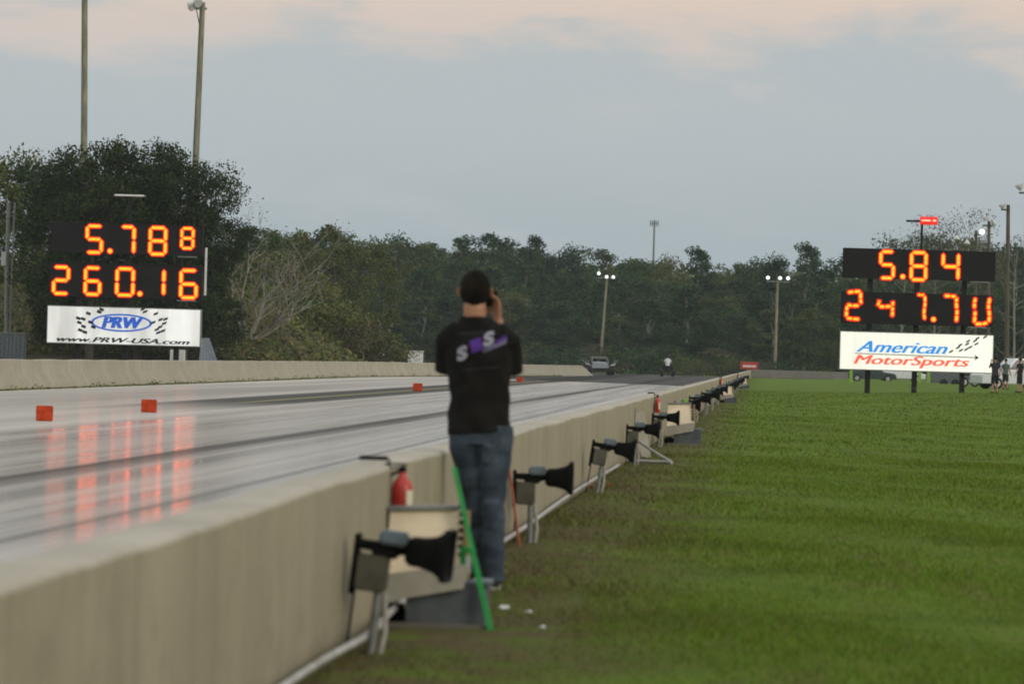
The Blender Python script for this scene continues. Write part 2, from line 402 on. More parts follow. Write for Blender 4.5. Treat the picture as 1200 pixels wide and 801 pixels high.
tag(w, 'concrete barrier wall on the far left side of the track, below the left scoreboard', 'wall')
mb = MB(); mb.prism([(-.15, -.1), (-.15, .80), (-.12, .84), (.12, .84), (.15, .80), (.15, -.1)], 'x', -.75, 70.); o = mb.build('concrete_wall', M['endwall'], loc=(0, 430.4, .0)); tag(o, 'low dark grey wall across the far end of the grass', 'wall')
# weeds along the foot of the left wall
c = []
for y in np.arange(60, 300, .25):
    x0 = float(np.interp(y, ly, lx))+.50; tall = random.random() < .10
    for k in range(12): c.append((x0+random.gauss(0, .06), y+random.gauss(0, .12), TRK+abs(random.gauss(.0, .07 if tall else .014))))
M['scrub'] = m_leaf('scrub_leaf', [(.070, .115, .022), (.115, .130, .038), (.21, .17, .075), (.15, .12, .045)])
tag(link('weeds', quads('weeds', leaf_quads(np.array(c), .07)), M['scrub']), 'weeds growing along the foot of the far left concrete wall', 'weeds', kind='stuff')

# grass blades, denser close to the camera
def blades():
    Vs = []
    for y0, y1, dens, h, wd in ((15, 24, 2100, 0.025, .0045), (24, 36, 1000, 0.028, .007), (36, 60, 380, 0.031, .011), (60, 110, 70, 0.034, .02), (110, 215, 14, 0.037, .045)):
        xr = 310/F*y1+1.0; area = (xr+1.8)*(y1-y0); n = int(area*dens)
        x = rng.uniform(-1.8, xr, n); y = rng.uniform(y0, y1, n)
        patch = np.sin(x*1.9+y*.7)*np.sin(y*1.3-x*.8)+rng.normal(size=n)*.7
        keep = (x > -1.79+.0023*y+.02) & (patch > -1.1 + 1.0*(x < -.9)); x, y = x[keep], y[keep]; n = len(x)
        z = GZ(x, y)-.004; hh = h*(.5+rng.random(n))*(1+.4*np.sin(x*1.9+y*.7)); a = rng.uniform(0, 6.283, n); l = rng.normal(size=(n, 2))*.5
        dx, dy = np.cos(a)*wd/2, np.sin(a)*wd/2
        b0 = np.stack([x-dx, y-dy, z], 1); b1 = np.stack([x+dx, y+dy, z], 1)
        t1 = np.stack([x+dx*.2+l[:, 0]*hh, y+dy*.2+l[:, 1]*hh, z+hh], 1); t0 = np.stack([x-dx*.5+l[:, 0]*hh*.5, y-dy*.5+l[:, 1]*hh*.5, z+hh*.6], 1)
        Vs.append(np.stack([b0, b1, t1, t0], 1))
    return quads('grass', np.concatenate(Vs))
tag(link('grass', blades(), M['blades']), 'short green grass with brown worn patches beside the concrete wall', 'grass', kind='stuff')

# ------------------------------------------------------------------ scoreboards
SEG = {'u': 'bcdef', '0': 'abcdef', '1': 'bc', '2': 'abged', '3': 'abgcd', '4': 'fgbc', '5': 'afgcd', '6': 'afgecd', '7': 'abc', '8': 'abcdefg', 'k': 'FgbC'}
def digit(mbx, ch, x0, z0, w, h, y, t=.15, wob=0.):
    def strip(xa, za, xb, zb):
        d = Vector((xb-xa, 0, zb-za)); L = d.length; d.normalize(); nrm = Vector((-d.z, 0, d.x))
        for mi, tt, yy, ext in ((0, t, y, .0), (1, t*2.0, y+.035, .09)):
            a = Vector((xa, yy, za))-d*ext; b = Vector((xb, yy, zb))+d*ext; e = tt*.5; q = d*min(e, L*.3)
            poly = [a, a+q+nrm*e, b-q+nrm*e, b, b-q-nrm*e, a+q-nrm*e]
            back = [p+Vector((0, .03, 0)) for p in poly]
            mbx.loft([poly, back], mi)
    xl, xr, zb, zm, zt = x0+t/2, x0+w-t/2, z0+t/2, z0+h/2, z0+h-t/2; g = .035
    j = lambda: random.uniform(-wob, wob)
    S = {'a': (xl+g, zt, xr-g, zt), 'b': (xr, zt-g, xr, zm+g), 'c': (xr, zm-g, xr, zb+g), 'd': (xl+g, zb, xr-g, zb), 'e': (xl, zb+g, xl, zm-g), 'f': (xl, zm+g, xl, zt-g), 'g': (xl+g, zm, xr-g, zm),
         'F': (xl, zm+g, xl+.05, zt-.35), 'C': (xr, zm-g, xr, zb+.15)}
    for s_ in SEG[ch]:
        xa, za, xb, zb_ = S[s_]
        if ch == 'k' and s_ == 'b': za -= .35
        if wob:
            xm, zm_ = (xa+xb)/2+j(), (za+zb_)/2+j(); strip(xa+j(), za+j(), xm, zm_); strip(xm, zm_, xb+j(), zb_+j())
        else: strip(xa, za, xb, zb_)
def scoreboard(Y, boards, panel, posts, digits, beacon, lab, panel_mat, letters, lit):
    cx = P((panel[0]+panel[2])/2, (panel[1]+panel[3])/2, Y)[0]; gz = float(GZ(np.float64(cx), np.float64(Y)))
    root = empty('scoreboard', (cx, Y, gz)); tag(root, lab, 'scoreboard')
    def loc(px, py): x, z = P(px, py, Y); return x-cx, z-gz
    for (x0, y0, x1, y1) in boards:
        ax, az = loc(x0, y0); bx, bz = loc(x1, y1)
        m = MB().box(((ax+bx)/2, .22, (az+bz)/2), (bx-ax, .36, az-bz), bev=.02)
        # ribs between the modules
        for i in range(1, 5): m.box((ax+(bx-ax)*i/5, .036, (az+bz)/2), (.03, .02, (az-bz)-.06))
        dp = m.build('display_panel', M['board'], root)
        MB().box((bx-.75, -.02, bz-.04), (.95, .30, .05)).build('ledge', M['galv'], dp)
    for ch, x0, y0, x1, y1, wob in digits:
        ax, az = loc(x0, y0); m = MB()
        wd, hh = (x1-x0)/F*Y, (y1-y0)/F*Y
        if ch == '.':
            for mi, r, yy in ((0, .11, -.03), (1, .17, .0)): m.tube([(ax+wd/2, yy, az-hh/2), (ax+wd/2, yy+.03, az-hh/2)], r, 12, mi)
            m.build('decimal_point', [M['digit'], M['digitglow']], root)
        else:
            digit(m, ch, ax, az-hh, wd, hh, -.03, .138 if wd > .7 else .118, wob)
            m.build('lit_digit', [M['digit'], M['digitglow']], root)
    ax, az = loc(panel[0], panel[1]); bx, bz = loc(panel[0]+(panel[2]-panel[0]), panel[3])
    az2 = az
    pw, ph = bx-ax, az-bz
    fr = MB().box(((ax+bx)/2, .22, (az+bz)/2), (pw+.06, .40, ph+.06), bev=.015).build('sign_cabinet', M['galv'], root)
    face = MB().box((0, 0, 0), (pw-.03, .02, ph-.03)).build('lit_sign_face', panel_mat, fr, loc=((ax+bx)/2, .005, (az+bz)/2))
    letters(lambda fx, fz: (ax+fx*pw, az-fz*ph), pw, ph, fr)
    zt = loc(0, boards[0][1])[1]
    for px in posts:
        x = loc(px, panel[3])[0]
        MB().box((x, .50, zt/2-.2), (.27, .20, zt+.4), bev=.01).build('post', M['post'], root)
    bxx, by0, by1, bx0, bx1 = beacon; x, zb = loc(bxx, by0); zt_ = loc(bxx, by1)[1]
    MB().box((x, .3, (zb+zt_)/2-.1), (.12, .12, abs(zt_-zb)+.3)).build('beacon_post', M['post'] if lit else M['post'], root)
    xa, xb = loc(bx0, by1)[0], loc(bx1, by1)[0]
    arm = MB().box(((xa+xb)/2, .3, zt_), (xb-xa, .16, .10), bev=.02).build('beacon_bar', M['post'] if lit else M['galv'], root)
    if lit:
        for q0, q1 in ((.50, .80), (.87, .98)):
            bl_ = MB().tube([(xa+(xb-xa)*q0, .14, zt_+.04), (xa+(xb-xa)*q1, .14, zt_+.04)], .075, 12).build('beacon_lamp', M['beacon'], arm)
            MB().tube([(xa+(xb-xa)*q0-.07, .28, zt_+.04), (xa+(xb-xa)*q1+.07, .28, zt_+.04)], .21, 14).build('beacon_glow_tube', M['beaconglow'], arm)  # added tube that draws the red halo of the lamp, no real fitting
    else:
        MB().tube([(xa+.1, .14, zt_), (xb-.1, .14, zt_)], .05, 10).build('lamp_tube', M['white'], arm)
    return root, loc
def check_flag(at, fr, cells, cw, chh, slant, mat):
    m = MB()
    for (x, z) in cells:
        q = [(x, z), (x+cw, z+cw*slant), (x+cw+chh*.35, z+cw*slant+chh), (x+chh*.35, z+chh)]
        m.loft([[(a, -.022, b) for a, b in q], [(a, -.008, b) for a, b in q]])
    m.build('checkered_flag', mat, fr)
def put_text(txt, x0, z0, w, h, fr, mat, **kw):
    fat = kw.pop('fat', 0.)
    me = text_mesh(txt, w-fat, h, **kw)
    if fat:
        bm = bmesh.new()
        for k_ in range(3):
            n0 = len(bm.verts); bm.from_mesh(me)
            for v in list(bm.verts)[n0:]: v.co.x += fat*k_/2; v.co.y += .0012*k_
        bm.to_mesh(me); bm.free()
    return link('lettering', me, mat, fr, loc=(x0, -.020, z0))
def lettersL(at, pw, ph, fr):
    # oval ring
    cx_, cz_ = at(.485, .41); ra, rb = pw*.200, ph*.245
    ro, ri = [], []
    for k in range(48):
        t = 2*math.pi*k/48; ro.append((cx_+ra*math.cos(t), cz_+rb*math.sin(t))); ri.append((cx_+(ra-.13)*math.cos(t), cz_+(rb-.085)*math.sin(t)))
    m = MB(); n = 48
    vs = [(a, -.02, b) for a, b in ro]+[(a, -.02, b) for a, b in ri]+[(a, -.008, b) for a, b in ro]+[(a, -.008, b) for a, b in ri]
    fs = []
    for k in range(n):
        k2 = (k+1) % n; fs += [(k, k2, n+k2, n+k), (2*n+k, 3*n+k, 3*n+k2, 2*n+k2), (k, 2*n+k, 2*n+k2, k2), (n+k, n+k2, 3*n+k2, 3*n+k)]
    m.add(vs, fs); m.build('oval_ring', M['ink_rblue'], fr)
    x, z = at(.355, .56); put_text('PRW', x, z, pw*.275, ph*.31, fr, M['ink_rblue'], shear=.25, bold=.0, fat=.12, depth=.03)
    x, z = at(.065, .955); put_text('www.PRW-USA.com', x, z, pw*.87, ph*.135, fr, M['ink_black'], shear=.35, bold=.0, fat=.05, depth=.025)
    for sx in (-1, 1):
        cells = []
        for (a, b) in ((.238, .08), (.262, .20), (.235, .32), (.205, -.10), (.17, .33) if sx < 0 else (.215, .40), (.225, .5), (.27, .06), (.19, .18), (.255, .44), (.12, -.24), (.135, -.16)):
            x, z = at(.485+sx*a - (.03 if sx < 0 else -.0), .28+b*.85); cells.append((x, z))
        check_flag(at, fr, cells, .22, .13, .35*sx, M['ink_black'])
def lettersR(at, pw, ph, fr):
    x, z = at(.105, .53); put_text('American', x, z, pw*.60, ph*.30, fr, M['ink_lblue'], shear=.42, bold=.0, fat=.06, depth=.03)
    x, z = at(.09, .925); put_text('MotorSports', x, z, pw*.76, ph*.32, fr, M['ink_lred'], shear=.30, bold=.0, fat=.06, depth=.03)
    a, b = at(.10, .565), at(.905, .600)
    m = MB(); m.loft([[(a[0], -.02, a[1]), (b[0], -.02, b[1]+.02), (b[0], -.02, b[1]-.02), (a[0], -.02, a[1]-.035)], [(a[0], -.008, a[1]), (b[0], -.008, b[1]+.02), (b[0], -.008, b[1]-.02), (a[0], -.008, a[1]-.035)]])
    for s_ in (-1, 1):
        q = [(b[0]+.03, b[1]), (b[0]-.20, b[1]+s_*.15), (b[0]-.14, b[1]+s_*.02)]
        m.loft([[(u, -.02, v) for u, v in q], [(u, -.008, v) for u, v in q]])
    m.build('arrow_line', M['ink_black'], fr)
    cells = []
    for i, (fx, fz) in enumerate(((.71, .51), (.755, .40), (.775, .47), (.77, .33), (.815, .30), (.835, .38), (.82, .22), (.81, .44), (.865, .21), (.875, .29), (.88, .14), (.93, .10))):
        cells.append(at(fx, fz))
    check_flag(at, fr, cells, .20, .11, .5, M['ink_black'])
dL = [('5', 101, 263, 121, 297, 0), ('.', 126, 291, 132, 297, 0), ('7', 141, 264, 159, 298, 0), ('8', 175, 265, 196, 299, 0), ('8', 212, 266, 228, 292, 0),
      ('2', 62, 311, 82, 345, 0), ('6', 99, 312, 119, 346, 0), ('0', 136, 313, 158, 347, 0), ('.', 161, 341, 167, 347, 0), ('1', 176, 314, 194, 347, 0), ('6', 211, 315, 232, 350, 0)]
dR = [('5', 1031, 293, 1049, 327, 0), ('.', 1055, 321, 1061, 327, 0), ('8', 1067, 294, 1087, 329, 0), ('4', 1104, 295, 1125, 329, 0),
      ('2', 991, 340, 1010, 374, .05), ('k', 1028, 342, 1048, 375, .03), ('7', 1073, 344, 1085, 376, .04), ('.', 1091, 371, 1097, 377, 0), ('7', 1104, 345, 1123, 378, .03), ('u', 1141, 346, 1161, 380, .05)]
sL, locL = scoreboard(215, [(59, 260, 237, 300.5), (58, 307, 236, 352)], (56, 358, 234, 406), (89, 145, 205), dL, (151, 262, 229, 132, 170), 'left black scoreboard reading 5.788 over 260.16, white sign with blue oval below', M['panelL'], lettersL, False)
m = MB(); xa, za = locL(241, 290); xb, zb = locL(241, 346); m.box((xa, .3, (za+zb)/2), (.10, .10, za-zb)); m.build('side_rail', M['white'], sL)
sR, locR = scoreboard(215, [(988, 290, 1166, 330), (986, 341, 1163, 383)], (985, 388, 1163, 437), (1017, 1072, 1128), dR, (1080, 290, 259, 1062, 1098), 'black scoreboard at right reading 5.84 over 247.70, above a lit cream sign', M['panelR'], lettersR, True)

# ------------------------------------------------------------------ foam blocks on the centre line
blk = []
blk_lab = ['leftmost orange foam block on the track centre line, nearest the camera', 'orange foam block on the centre line, second from the left', 'small orange foam block left of the person in the black shirt', 'orange foam block partly hidden by the right arm of the person', 'farthest orange foam block, just right of the person']
for (px, py, wpx), lb in zip(((52, 493, 19), (174.5, 483, 15), (489.5, 458, 10), (593, 449.5, 7), (609, 447.5, 6.5)), blk_lab):
    dx, dy = px-CX, py-CY; v = -dx*st+dy*ct; Y = F*(HC-TRK)/v; x = (dx*ct+dy*st)*Y/F; s_ = min(wpx*Y/F, .30)
    s_ = max(s_, .25)
    if not blk:
        o = MB().box((0, 0, s_*.46), (s_, s_*.9, s_*.92), bev=.012).build('foam_block', M['orange']); s0 = s_
    else:
        o = blk[0].copy(); COL.objects.link(o); o.scale = (s_/s0,)*3
    o.location = (x, Y, TRK); o.rotation_euler = (0, 0, random.uniform(-.25, .25)); blk.append(o)
    tag(o, lb, 'foam block', 'orange foam blocks on the centre line')

# ------------------------------------------------------------------ horns beside the wall
def make_horn():
    r = empty('horn_loudspeaker', (0, 0, 0))
    MB().tube([(0, 0, -.05), (0, 0, .30)], .020, 12).build('post', M['galv'], r, True)
    MB().tube([(.035, .0, -.05), (.05, .0, .10), (.03, 0, .26)], .012, 8).build('conduit', M['pvc'], r, True)
    b = MB().box((-.035, -.01, .345), (.13, .10, .155), bev=.008).build('junction_box', M['boxgrey'], r)
    m = MB(); m.box((-.115, 0, .375), (.022, .07, .26), bev=.004); m.box((-.105, 0, .40), (.03, .05, .05))
    m.tube([(-.105, .0, .25), (-.11, .0, -.03)], .006, 6); m.build('bracket', M['black'], r)
    MB().box((.045, -.02, .505), (.12, .10, .062), bev=.012).build('driver_cover', M['bluegrey'], r)
    m = MB()
    m.tube([(-.11, 0, .462), (.06, 0, .458), (.11, 0, .460)], [.022, .026, .024], 12)
    m.box((.01, 0, .44), (.11, .085, .05), bev=.01)
    rings = []
    for x, wy, hz in ((.10, .035, .045), (.125, .06, .062), (.17, .066, .064), (.20, .074, .070), (.235, .085, .080), (.265, .105, .102), (.268, .112, .112), (.292, .114, .114), (.292, .104, .104), (.25, .075, .070), (.15, .03, .03)):
        q = []
        for k in range(16):
            t = 2*math.pi*k/16+math.pi/16; cxx, szz = math.cos(t), math.sin(t); e = .28
            q.append((x, wy*math.copysign(abs(cxx)**e, cxx), .458+hz*math.copysign(abs(szz)**e, szz)))
        rings.append(q)
    m.loft(rings); m.box((.135, 0, .50), (.03, .04, .04)); m.build('horn', M['black'], r, True)
    return r
ysH = [18.3, 29.8, 41.5, 52.9, 64.6, 79, 93, 107, 119, 131, 143.5, 156, 169, 182, 196, 210, 224, 239, 255, 271]
hl = ['nearest black horn loudspeaker, large, in front of the cream cabinet', 'black horn loudspeaker just beyond the person in jeans', 'third black horn from the camera, tilted downward beside the wall', 'fourth black horn from the camera, next to the pale leaning board', 'black horn in front of the second cream cabinet']
base = make_horn()
for i, y in enumerate(ysH):
    o = base if i == 0 else copy_tree(base)
    o.location = (XW(y)+(.125 if i == 0 else .16)+(.05 if y > 70 else 0), y, float(GZ(np.float64(XW(y)+.17), np.float64(y)))); o.rotation_euler = (random.uniform(-.03, .03), [0, 0, .14, .03, .02][i] if i < 5 else random.uniform(-.03, .12), random.uniform(-.12, .15)-(.1 if i == 0 else 0))
    if i >= 5: o.scale = (1.15,)*3
    tag(o, hl[i] if i < 5 else 'small black horn loudspeaker, %s in the row along the wall counted from the camera' % ORD[i], 'loudspeaker', 'black horn loudspeakers beside the wall')
base.rotation_euler = (0, .10, -.1)

# ------------------------------------------------------------------ cream cabinets with slate base boxes
def make_cabinet():
    r = empty('floodlight_cabinet', (0, 0, 0))
    # slate base
    m = MB(); m.prism([(-.06, .0), (.315, .0), (.315, .19), (.24, .215), (-.06, .205)], 'y', -.14, .20); m.build('base_box', M['slate'], r)
    MB().box((.09, .02, .010), (.48, .42, .020)).build('base_slab', M['endwall'], r)
    MB().box((.285, .03, .214), (.10, .30, .02), bev=.004).build('base_lid', M['bluegrey'], r)
    # cream panel leaning back, cut away at its foot
    front = [(-.165, .16), (.205, .235), (.225, .31), (.175, .33), (.165, .565), (-.155, .545)]
    m = MB(); m.loft([[(x, -.10+(z-.2)*.18, z) for x, z in front], [(x, -.075+(z-.2)*.18, z) for x, z in front]]); m.build('front_panel', M['cream'], r)
    sk = [(-.17, .115), (.21, .19), (.235, .29), (.20, .305), (-.17, .245)]
    m = MB(); m.loft([[(x, -.175, z) for x, z in sk], [(x, -.150, z) for x, z in sk]]); m.build('skirt', M['creamdirty'], r)
    MB().box((.005, -.0, .56), (.35, .12, .022), rot=Matrix.Rotation(-.04, 3, 'Y'), bev=.006).build('top_cap', M['galv'], r)
    m = MB(); m.box((.205, .0, .39), (.03, .12, .32))
    m.build('side_board', M['tan'], r)
    m = MB()
    for k in range(9): m.box((.186, -.068, .27+k*.038), (.022, .02, .020))
    m.build('vent_strip', M['black'], r)
    m = MB(); m.box((-.13, .02, .05), (.14, .1, .10), bev=.02); m.build('ballast', M['black'], r)
    return r
cab = make_cabinet()
for i, (y, lb) in enumerate(((20.3, 'cream and slate grey cabinet behind the nearest horn, beside the person'), (67.2, 'cream cabinet on a grey base, second along the wall, below the second extinguisher'), (142, 'small cream cabinet far along the wall, third from the camera'), (232, 'farthest cream cabinet near the end of the wall'))):
    o = cab if i == 0 else copy_tree(cab); x = XW(y)+(.175 if i == 0 else .40)
    o.location = (x, y, 0); tag(o, lb, 'cabinet', 'cream cabinets along the wall')
    o.scale = ((1, 1, 1), (1.12, 1.12, 1.16), (1.1, 1.1, 1.0), (1.1, 1.1, 1.0))[i]

# fire extinguishers hooked on the wall
def make_ext():
    r = empty('fire_extinguisher', (0, 0, 0))
    prof_ = [(.0, .0), (.040, .003), (.047, .02), (.047, .20), (.040, .235), (.018, .262), (.016, .29), (0, .29)]
    m = MB(); m.loft([[(a*math.cos(t), a*math.sin(t), z) for t in [2*math.pi*k/20 for k in range(20)]] for a, z in prof_[1:-1]]); m.build('cylinder', M['red'], r, True)
    m = MB(); rr = .0478; q = []
    m.loft([[(rr*math.cos(t), rr*math.sin(t), z) for t in [R(-62+k*6) for k in range(9)]] for z in (.07, .19)], cap=False, closed=False); m.build('paper_label', M['label'], r)
    m = MB(); m.box((0, 0, .305), (.03, .03, .04), bev=.004); m.box((-.03, 0, .335), (.10, .018, .010)); m.box((-.035, 0, .315), (.08, .016, .008)); m.build('valve_handle', M['black'], r)
    m = MB(); m.tube([(-.01, 0, .30), (-.055, -.01, .27), (-.062, -.012, .18), (-.058, -.01, .04)], .009, 8); m.build('hose', M['black'], r, True)
    m = MB(); m.box((-.068, .02, .02), (.02, .07, .30), bev=.004); m.box((-.072, .02, -.14), (.035, .05, .10)); m.box((-.13, .02, .365), (.13, .034, .024), bev=.006); m.box((-.062, .02, .26), (.008, .03, .2)); m.build('wall_hook', M['black'], r)
    return r
ex = make_ext(); z0e = .475
for i, (y, lb) in enumerate(((20.45, 'red fire extinguisher with a cream label on the wall above the nearest cabinet'), (66.2, 'red fire extinguisher above the second cream cabinet'), (154, 'third red fire extinguisher far along the wall'), (239, 'farthest red fire extinguisher near the end of the wall'))):
    o = ex if i == 0 else copy_tree(ex); o.location = (XW(y)+(.058 if i == 0 else .085), y, z0e if i == 0 else .50); tag(o, lb, 'fire extinguisher', 'fire extinguishers hung on the wall')
    if i == 0: o.scale = (1.1, 1.1, .85)
    if i > 1: o.scale = (1.05,)*3
    if i == 1: o.scale = (.85,)*3

# conduit, rods, board, green stand, litter
pts = [(XW(y)+.05+.006*math.sin(y*.5)+(.05*math.exp(-((y-18.5)/1.2)**2)), y, .07+.014*math.sin(y*.35)) for y in np.arange(12, 51, .5)]
m = MB().tube(pts, .017, 10); o = m.build('conduit_pipe', M['pvc'], None, True); tag(o, 'pale grey pipe lying along the foot of the near wall', 'pipe')
o = MB().tube([(0, 0, -.05), (-.045, .0, .25), (-.09, .01, .52)], [.010, .010, .008], 8).build('rod', M['rustrod'], None, True); o.location = (XW(29.3)+.125, 29.3, 0); tag(o, 'thin orange rod leaning on the wall beside the second horn', 'rod')
for y, lb in ((56.0, 'thin grey rod standing before the wall behind the fourth horn'),):
    o = MB().tube([(0, 0, -.05), (.0, 0, .68)], .010, 8).build('rod', M['galv'], None, True); o.location = (XW(y)+.06, y, 0); tag(o, lb, 'rod')
m = MB(); m.loft([[(0, 0, 0), (.13, .06, 0), (.02, .10, .62), (-.10, .04, .60)], [(0, .03, 0), (.13, .09, 0), (.02, .13, .62), (-.10, .07, .60)]]); o = m.build('board', M['creamdirty']); o.location = (XW(57.5)+.11, 57.5, 0); tag(o, 'pale narrow board leaning against the wall beyond the fourth horn', 'board')
m = MB(); m.tube([(0, 0, .02), (.55, -.3, .02)], .022, 8); m.tube([(.12, .6, .25), (.34, .3, .12), (.56, -.28, .02)], .020, 8); o = m.build('pipe_frame', M['pvc'], None, True); o.location = (XW(54)+.05, 54, 0.01); tag(o, 'pale bent pipe frame on the grass edge beside the grey cabinet base', 'pipe')
# green folding stand
g = empty('folding_stand', (-1.335, 20.15, 0)); tag(g, 'bright green folding stand leaning beside the legs of the person', 'stand')
def flatbar(m, a, b, w, t):
    a, b = Vector(a), Vector(b); d = (b-a).normalized(); s1 = d.cross(Vector((0, 1, 0))).normalized(); s2 = d.cross(s1)
    m.loft([[p+s1*i*w+s2*j*t for i, j in ((-1, -1), (1, -1), (1, 1), (-1, 1))] for p in (a, b)])
m = MB(); flatbar(m, (.105, -.06, 0), (.015, .0, .33), .013, .008); flatbar(m, (.015, .0, .33), (-.10, .10, .755), .011, .008); m.build('leg', M['green'], g)
m = MB(); flatbar(m, (-.035, .10, 0), (-.045, .06, .38), .013, .008); flatbar(m, (-.045, .06, .38), (.01, .0, .36), .012, .008); m.build('leg', M['green'], g)
MB().box((-.015, .03, .30), (.026, .02, .09), bev=.006).build('hinge_strap', M['white'], g)
def scrap(name, px, py, s_, mat, lb):
    dx, dy = px-CX, py-CY; v = -dx*st+dy*ct; Y = F*(HC-.02)/v; x = (dx*ct+dy*st)*Y/F
    bm = bmesh.new(); bmesh.ops.create_icosphere(bm, subdivisions=2, radius=s_)
    for vv in bm.verts: vv.co = Vector((vv.co.x*random.uniform(.7, 1.3), vv.co.y*random.uniform(.7, 1.2), vv.co.z*random.uniform(.3, .6)))
    me = bpy.data.meshes.new(name); bm.to_mesh(me); bm.free(); o = link(name, me, mat, loc=(x, Y, float(GZ(np.float64(x), np.float64(Y)))+s_*.35)); tag(o, lb, 'litter')
scrap('crumpled_paper', 591, 709, .028, M['white'], 'crumpled white scrap on the grass just right of the grey box'); scrap('crumpled_paper', 619, 713, .018, M['white'], 'small white paper scrap on the brown grass, middle of three')
scrap('crumpled_paper', 636, 731, .016, M['white'], 'tiny white scrap, the one nearest the camera on the grass')
scrap('plastic_scrap', 693, 569, .035, M['red'], 'dark red plastic scrap lying against the pipe by the third horn'); scrap('plastic_scrap', 714, 567, .035, M['orange'], 'orange plastic scrap on the grass below the third horn')
o = MB().box((0, 0, .0), (.07, .05, .06), bev=.01).build('green_block', M['hivis']); o.location = (XW(67.2)+.50, 67.2, .692); tag(o, 'small lime green block on top of the second cream cabinet', 'block')

# red sign on top of the far end of the wall
g = empty('barrier_sign', (0, 0, 0)); x, z = P(878, 433, 431); g.location = (x, 431, z); tag(g, 'red sign with a white stripe standing on the far end of the near wall', 'sign')
MB().box((0, 0, .42), (1.75, .06, .72), bev=.01).build('panel', M['redsign'], g)
m = MB()
for k in range(7): m.box((-.55+k*.19, -.035, .36), (.14, .012, .20+.04*math.sin(k*3)))
m.build('white_marks', M['white'], g)
for s_ in (-.6, .6): MB().box((s_, .05, .0), (.07, .05, .5)).build('post', M['post'], g)

# ------------------------------------------------------------------ people
def remesh(mb_, voxel, name, smooth_it=3):
    me = mb_.mesh(name+'_tmp'); o = bpy.data.objects.new('tmp', me); COL.objects.link(o)
    r = o.modifiers.new('r', 'REMESH'); r.mode = 'VOXEL'; r.voxel_size = voxel; r.use_smooth_shade = True
    s_ = o.modifiers.new('s', 'SMOOTH'); s_.iterations = smooth_it; s_.factor = .5
    bpy.context.view_layer.update()
    out = bpy.data.meshes.new_from_object(o.evaluated_get(bpy.context.evaluated_depsgraph_get())); out.name = name
    bpy.data.objects.remove(o); bpy.data.meshes.remove(me); out.materials.clear(); return out
def ell(cx, cy, cz, rx, ry, n=20, tilt=0.): return [(cx+rx*math.cos(t), cy+ry*math.sin(t), cz+tilt*math.cos(t)) for t in [2*math.pi*k/n for k in range(n)]]
def ball(m, c, r, n=14):
    rings = []
    for i in range(1, n):
        a = math.pi*i/n; rings.append([(c[0]+r[0]*math.sin(a)*math.cos(t), c[1]+r[1]*math.sin(a)*math.sin(t), c[2]-r[2]*math.cos(a)) for t in [2*math.pi*k/18 for k in range(18)]])
    m.loft(rings)
def hand(m, wrist, dirv, side, up, s_=1., curl=.9):
    """palm with five bent fingers: dirv runs from wrist to knuckles, side towards the thumb, fingers curl towards up"""
    d = Vector(dirv).normalized(); sd = Vector(side); sd = (sd-d*sd.dot(d)).normalized(); u = d.cross(sd).normalized()
    if u.dot(Vector(up)) < 0: u = -u
    w0 = Vector(wrist); k = w0+d*.085*s_
    m.loft([[w0+d*a*s_+sd*(x_*b)*s_+u*(y_*c)*s_ for x_, y_ in [(math.cos(t), math.sin(t)) for t in [2*math.pi*q/12 for q in range(12)]]] for a, b, c in ((0, .026, .020), (.03, .036, .018), (.06, .041, .016), (.09, .040, .013))])
    for off, ln in ((.030, .070), (.010, .080), (-.010, .074), (-.029, .058)):
        b0 = k+sd*off*s_-d*.012*s_; p1 = b0+d*ln*.5*s_+u*.006*s_
        a1 = curl; p2 = p1+(d*math.cos(a1)+u*math.sin(a1))*ln*.32*s_; p3 = p2+(d*math.cos(a1*1.9)+u*math.sin(a1*1.9))*ln*.28*s_
        m.tube([b0, p1, p2, p3], [.0105*s_, .0095*s_, .0088*s_, .007*s_], 8)
    b0 = w0+d*.025*s_+sd*.026*s_; p1 = b0+(d*.6+sd*.8)*.036*s_+u*.008*s_; p2 = p1+(d*.8+sd*.25+u*.5).normalized()*.032*s_; p3 = p2+(d*.7+u*.7)*.022*s_
    m.tube([b0, p1, p2, p3], [.014*s_, .012*s_, .0105*s_, .008*s_], 8)
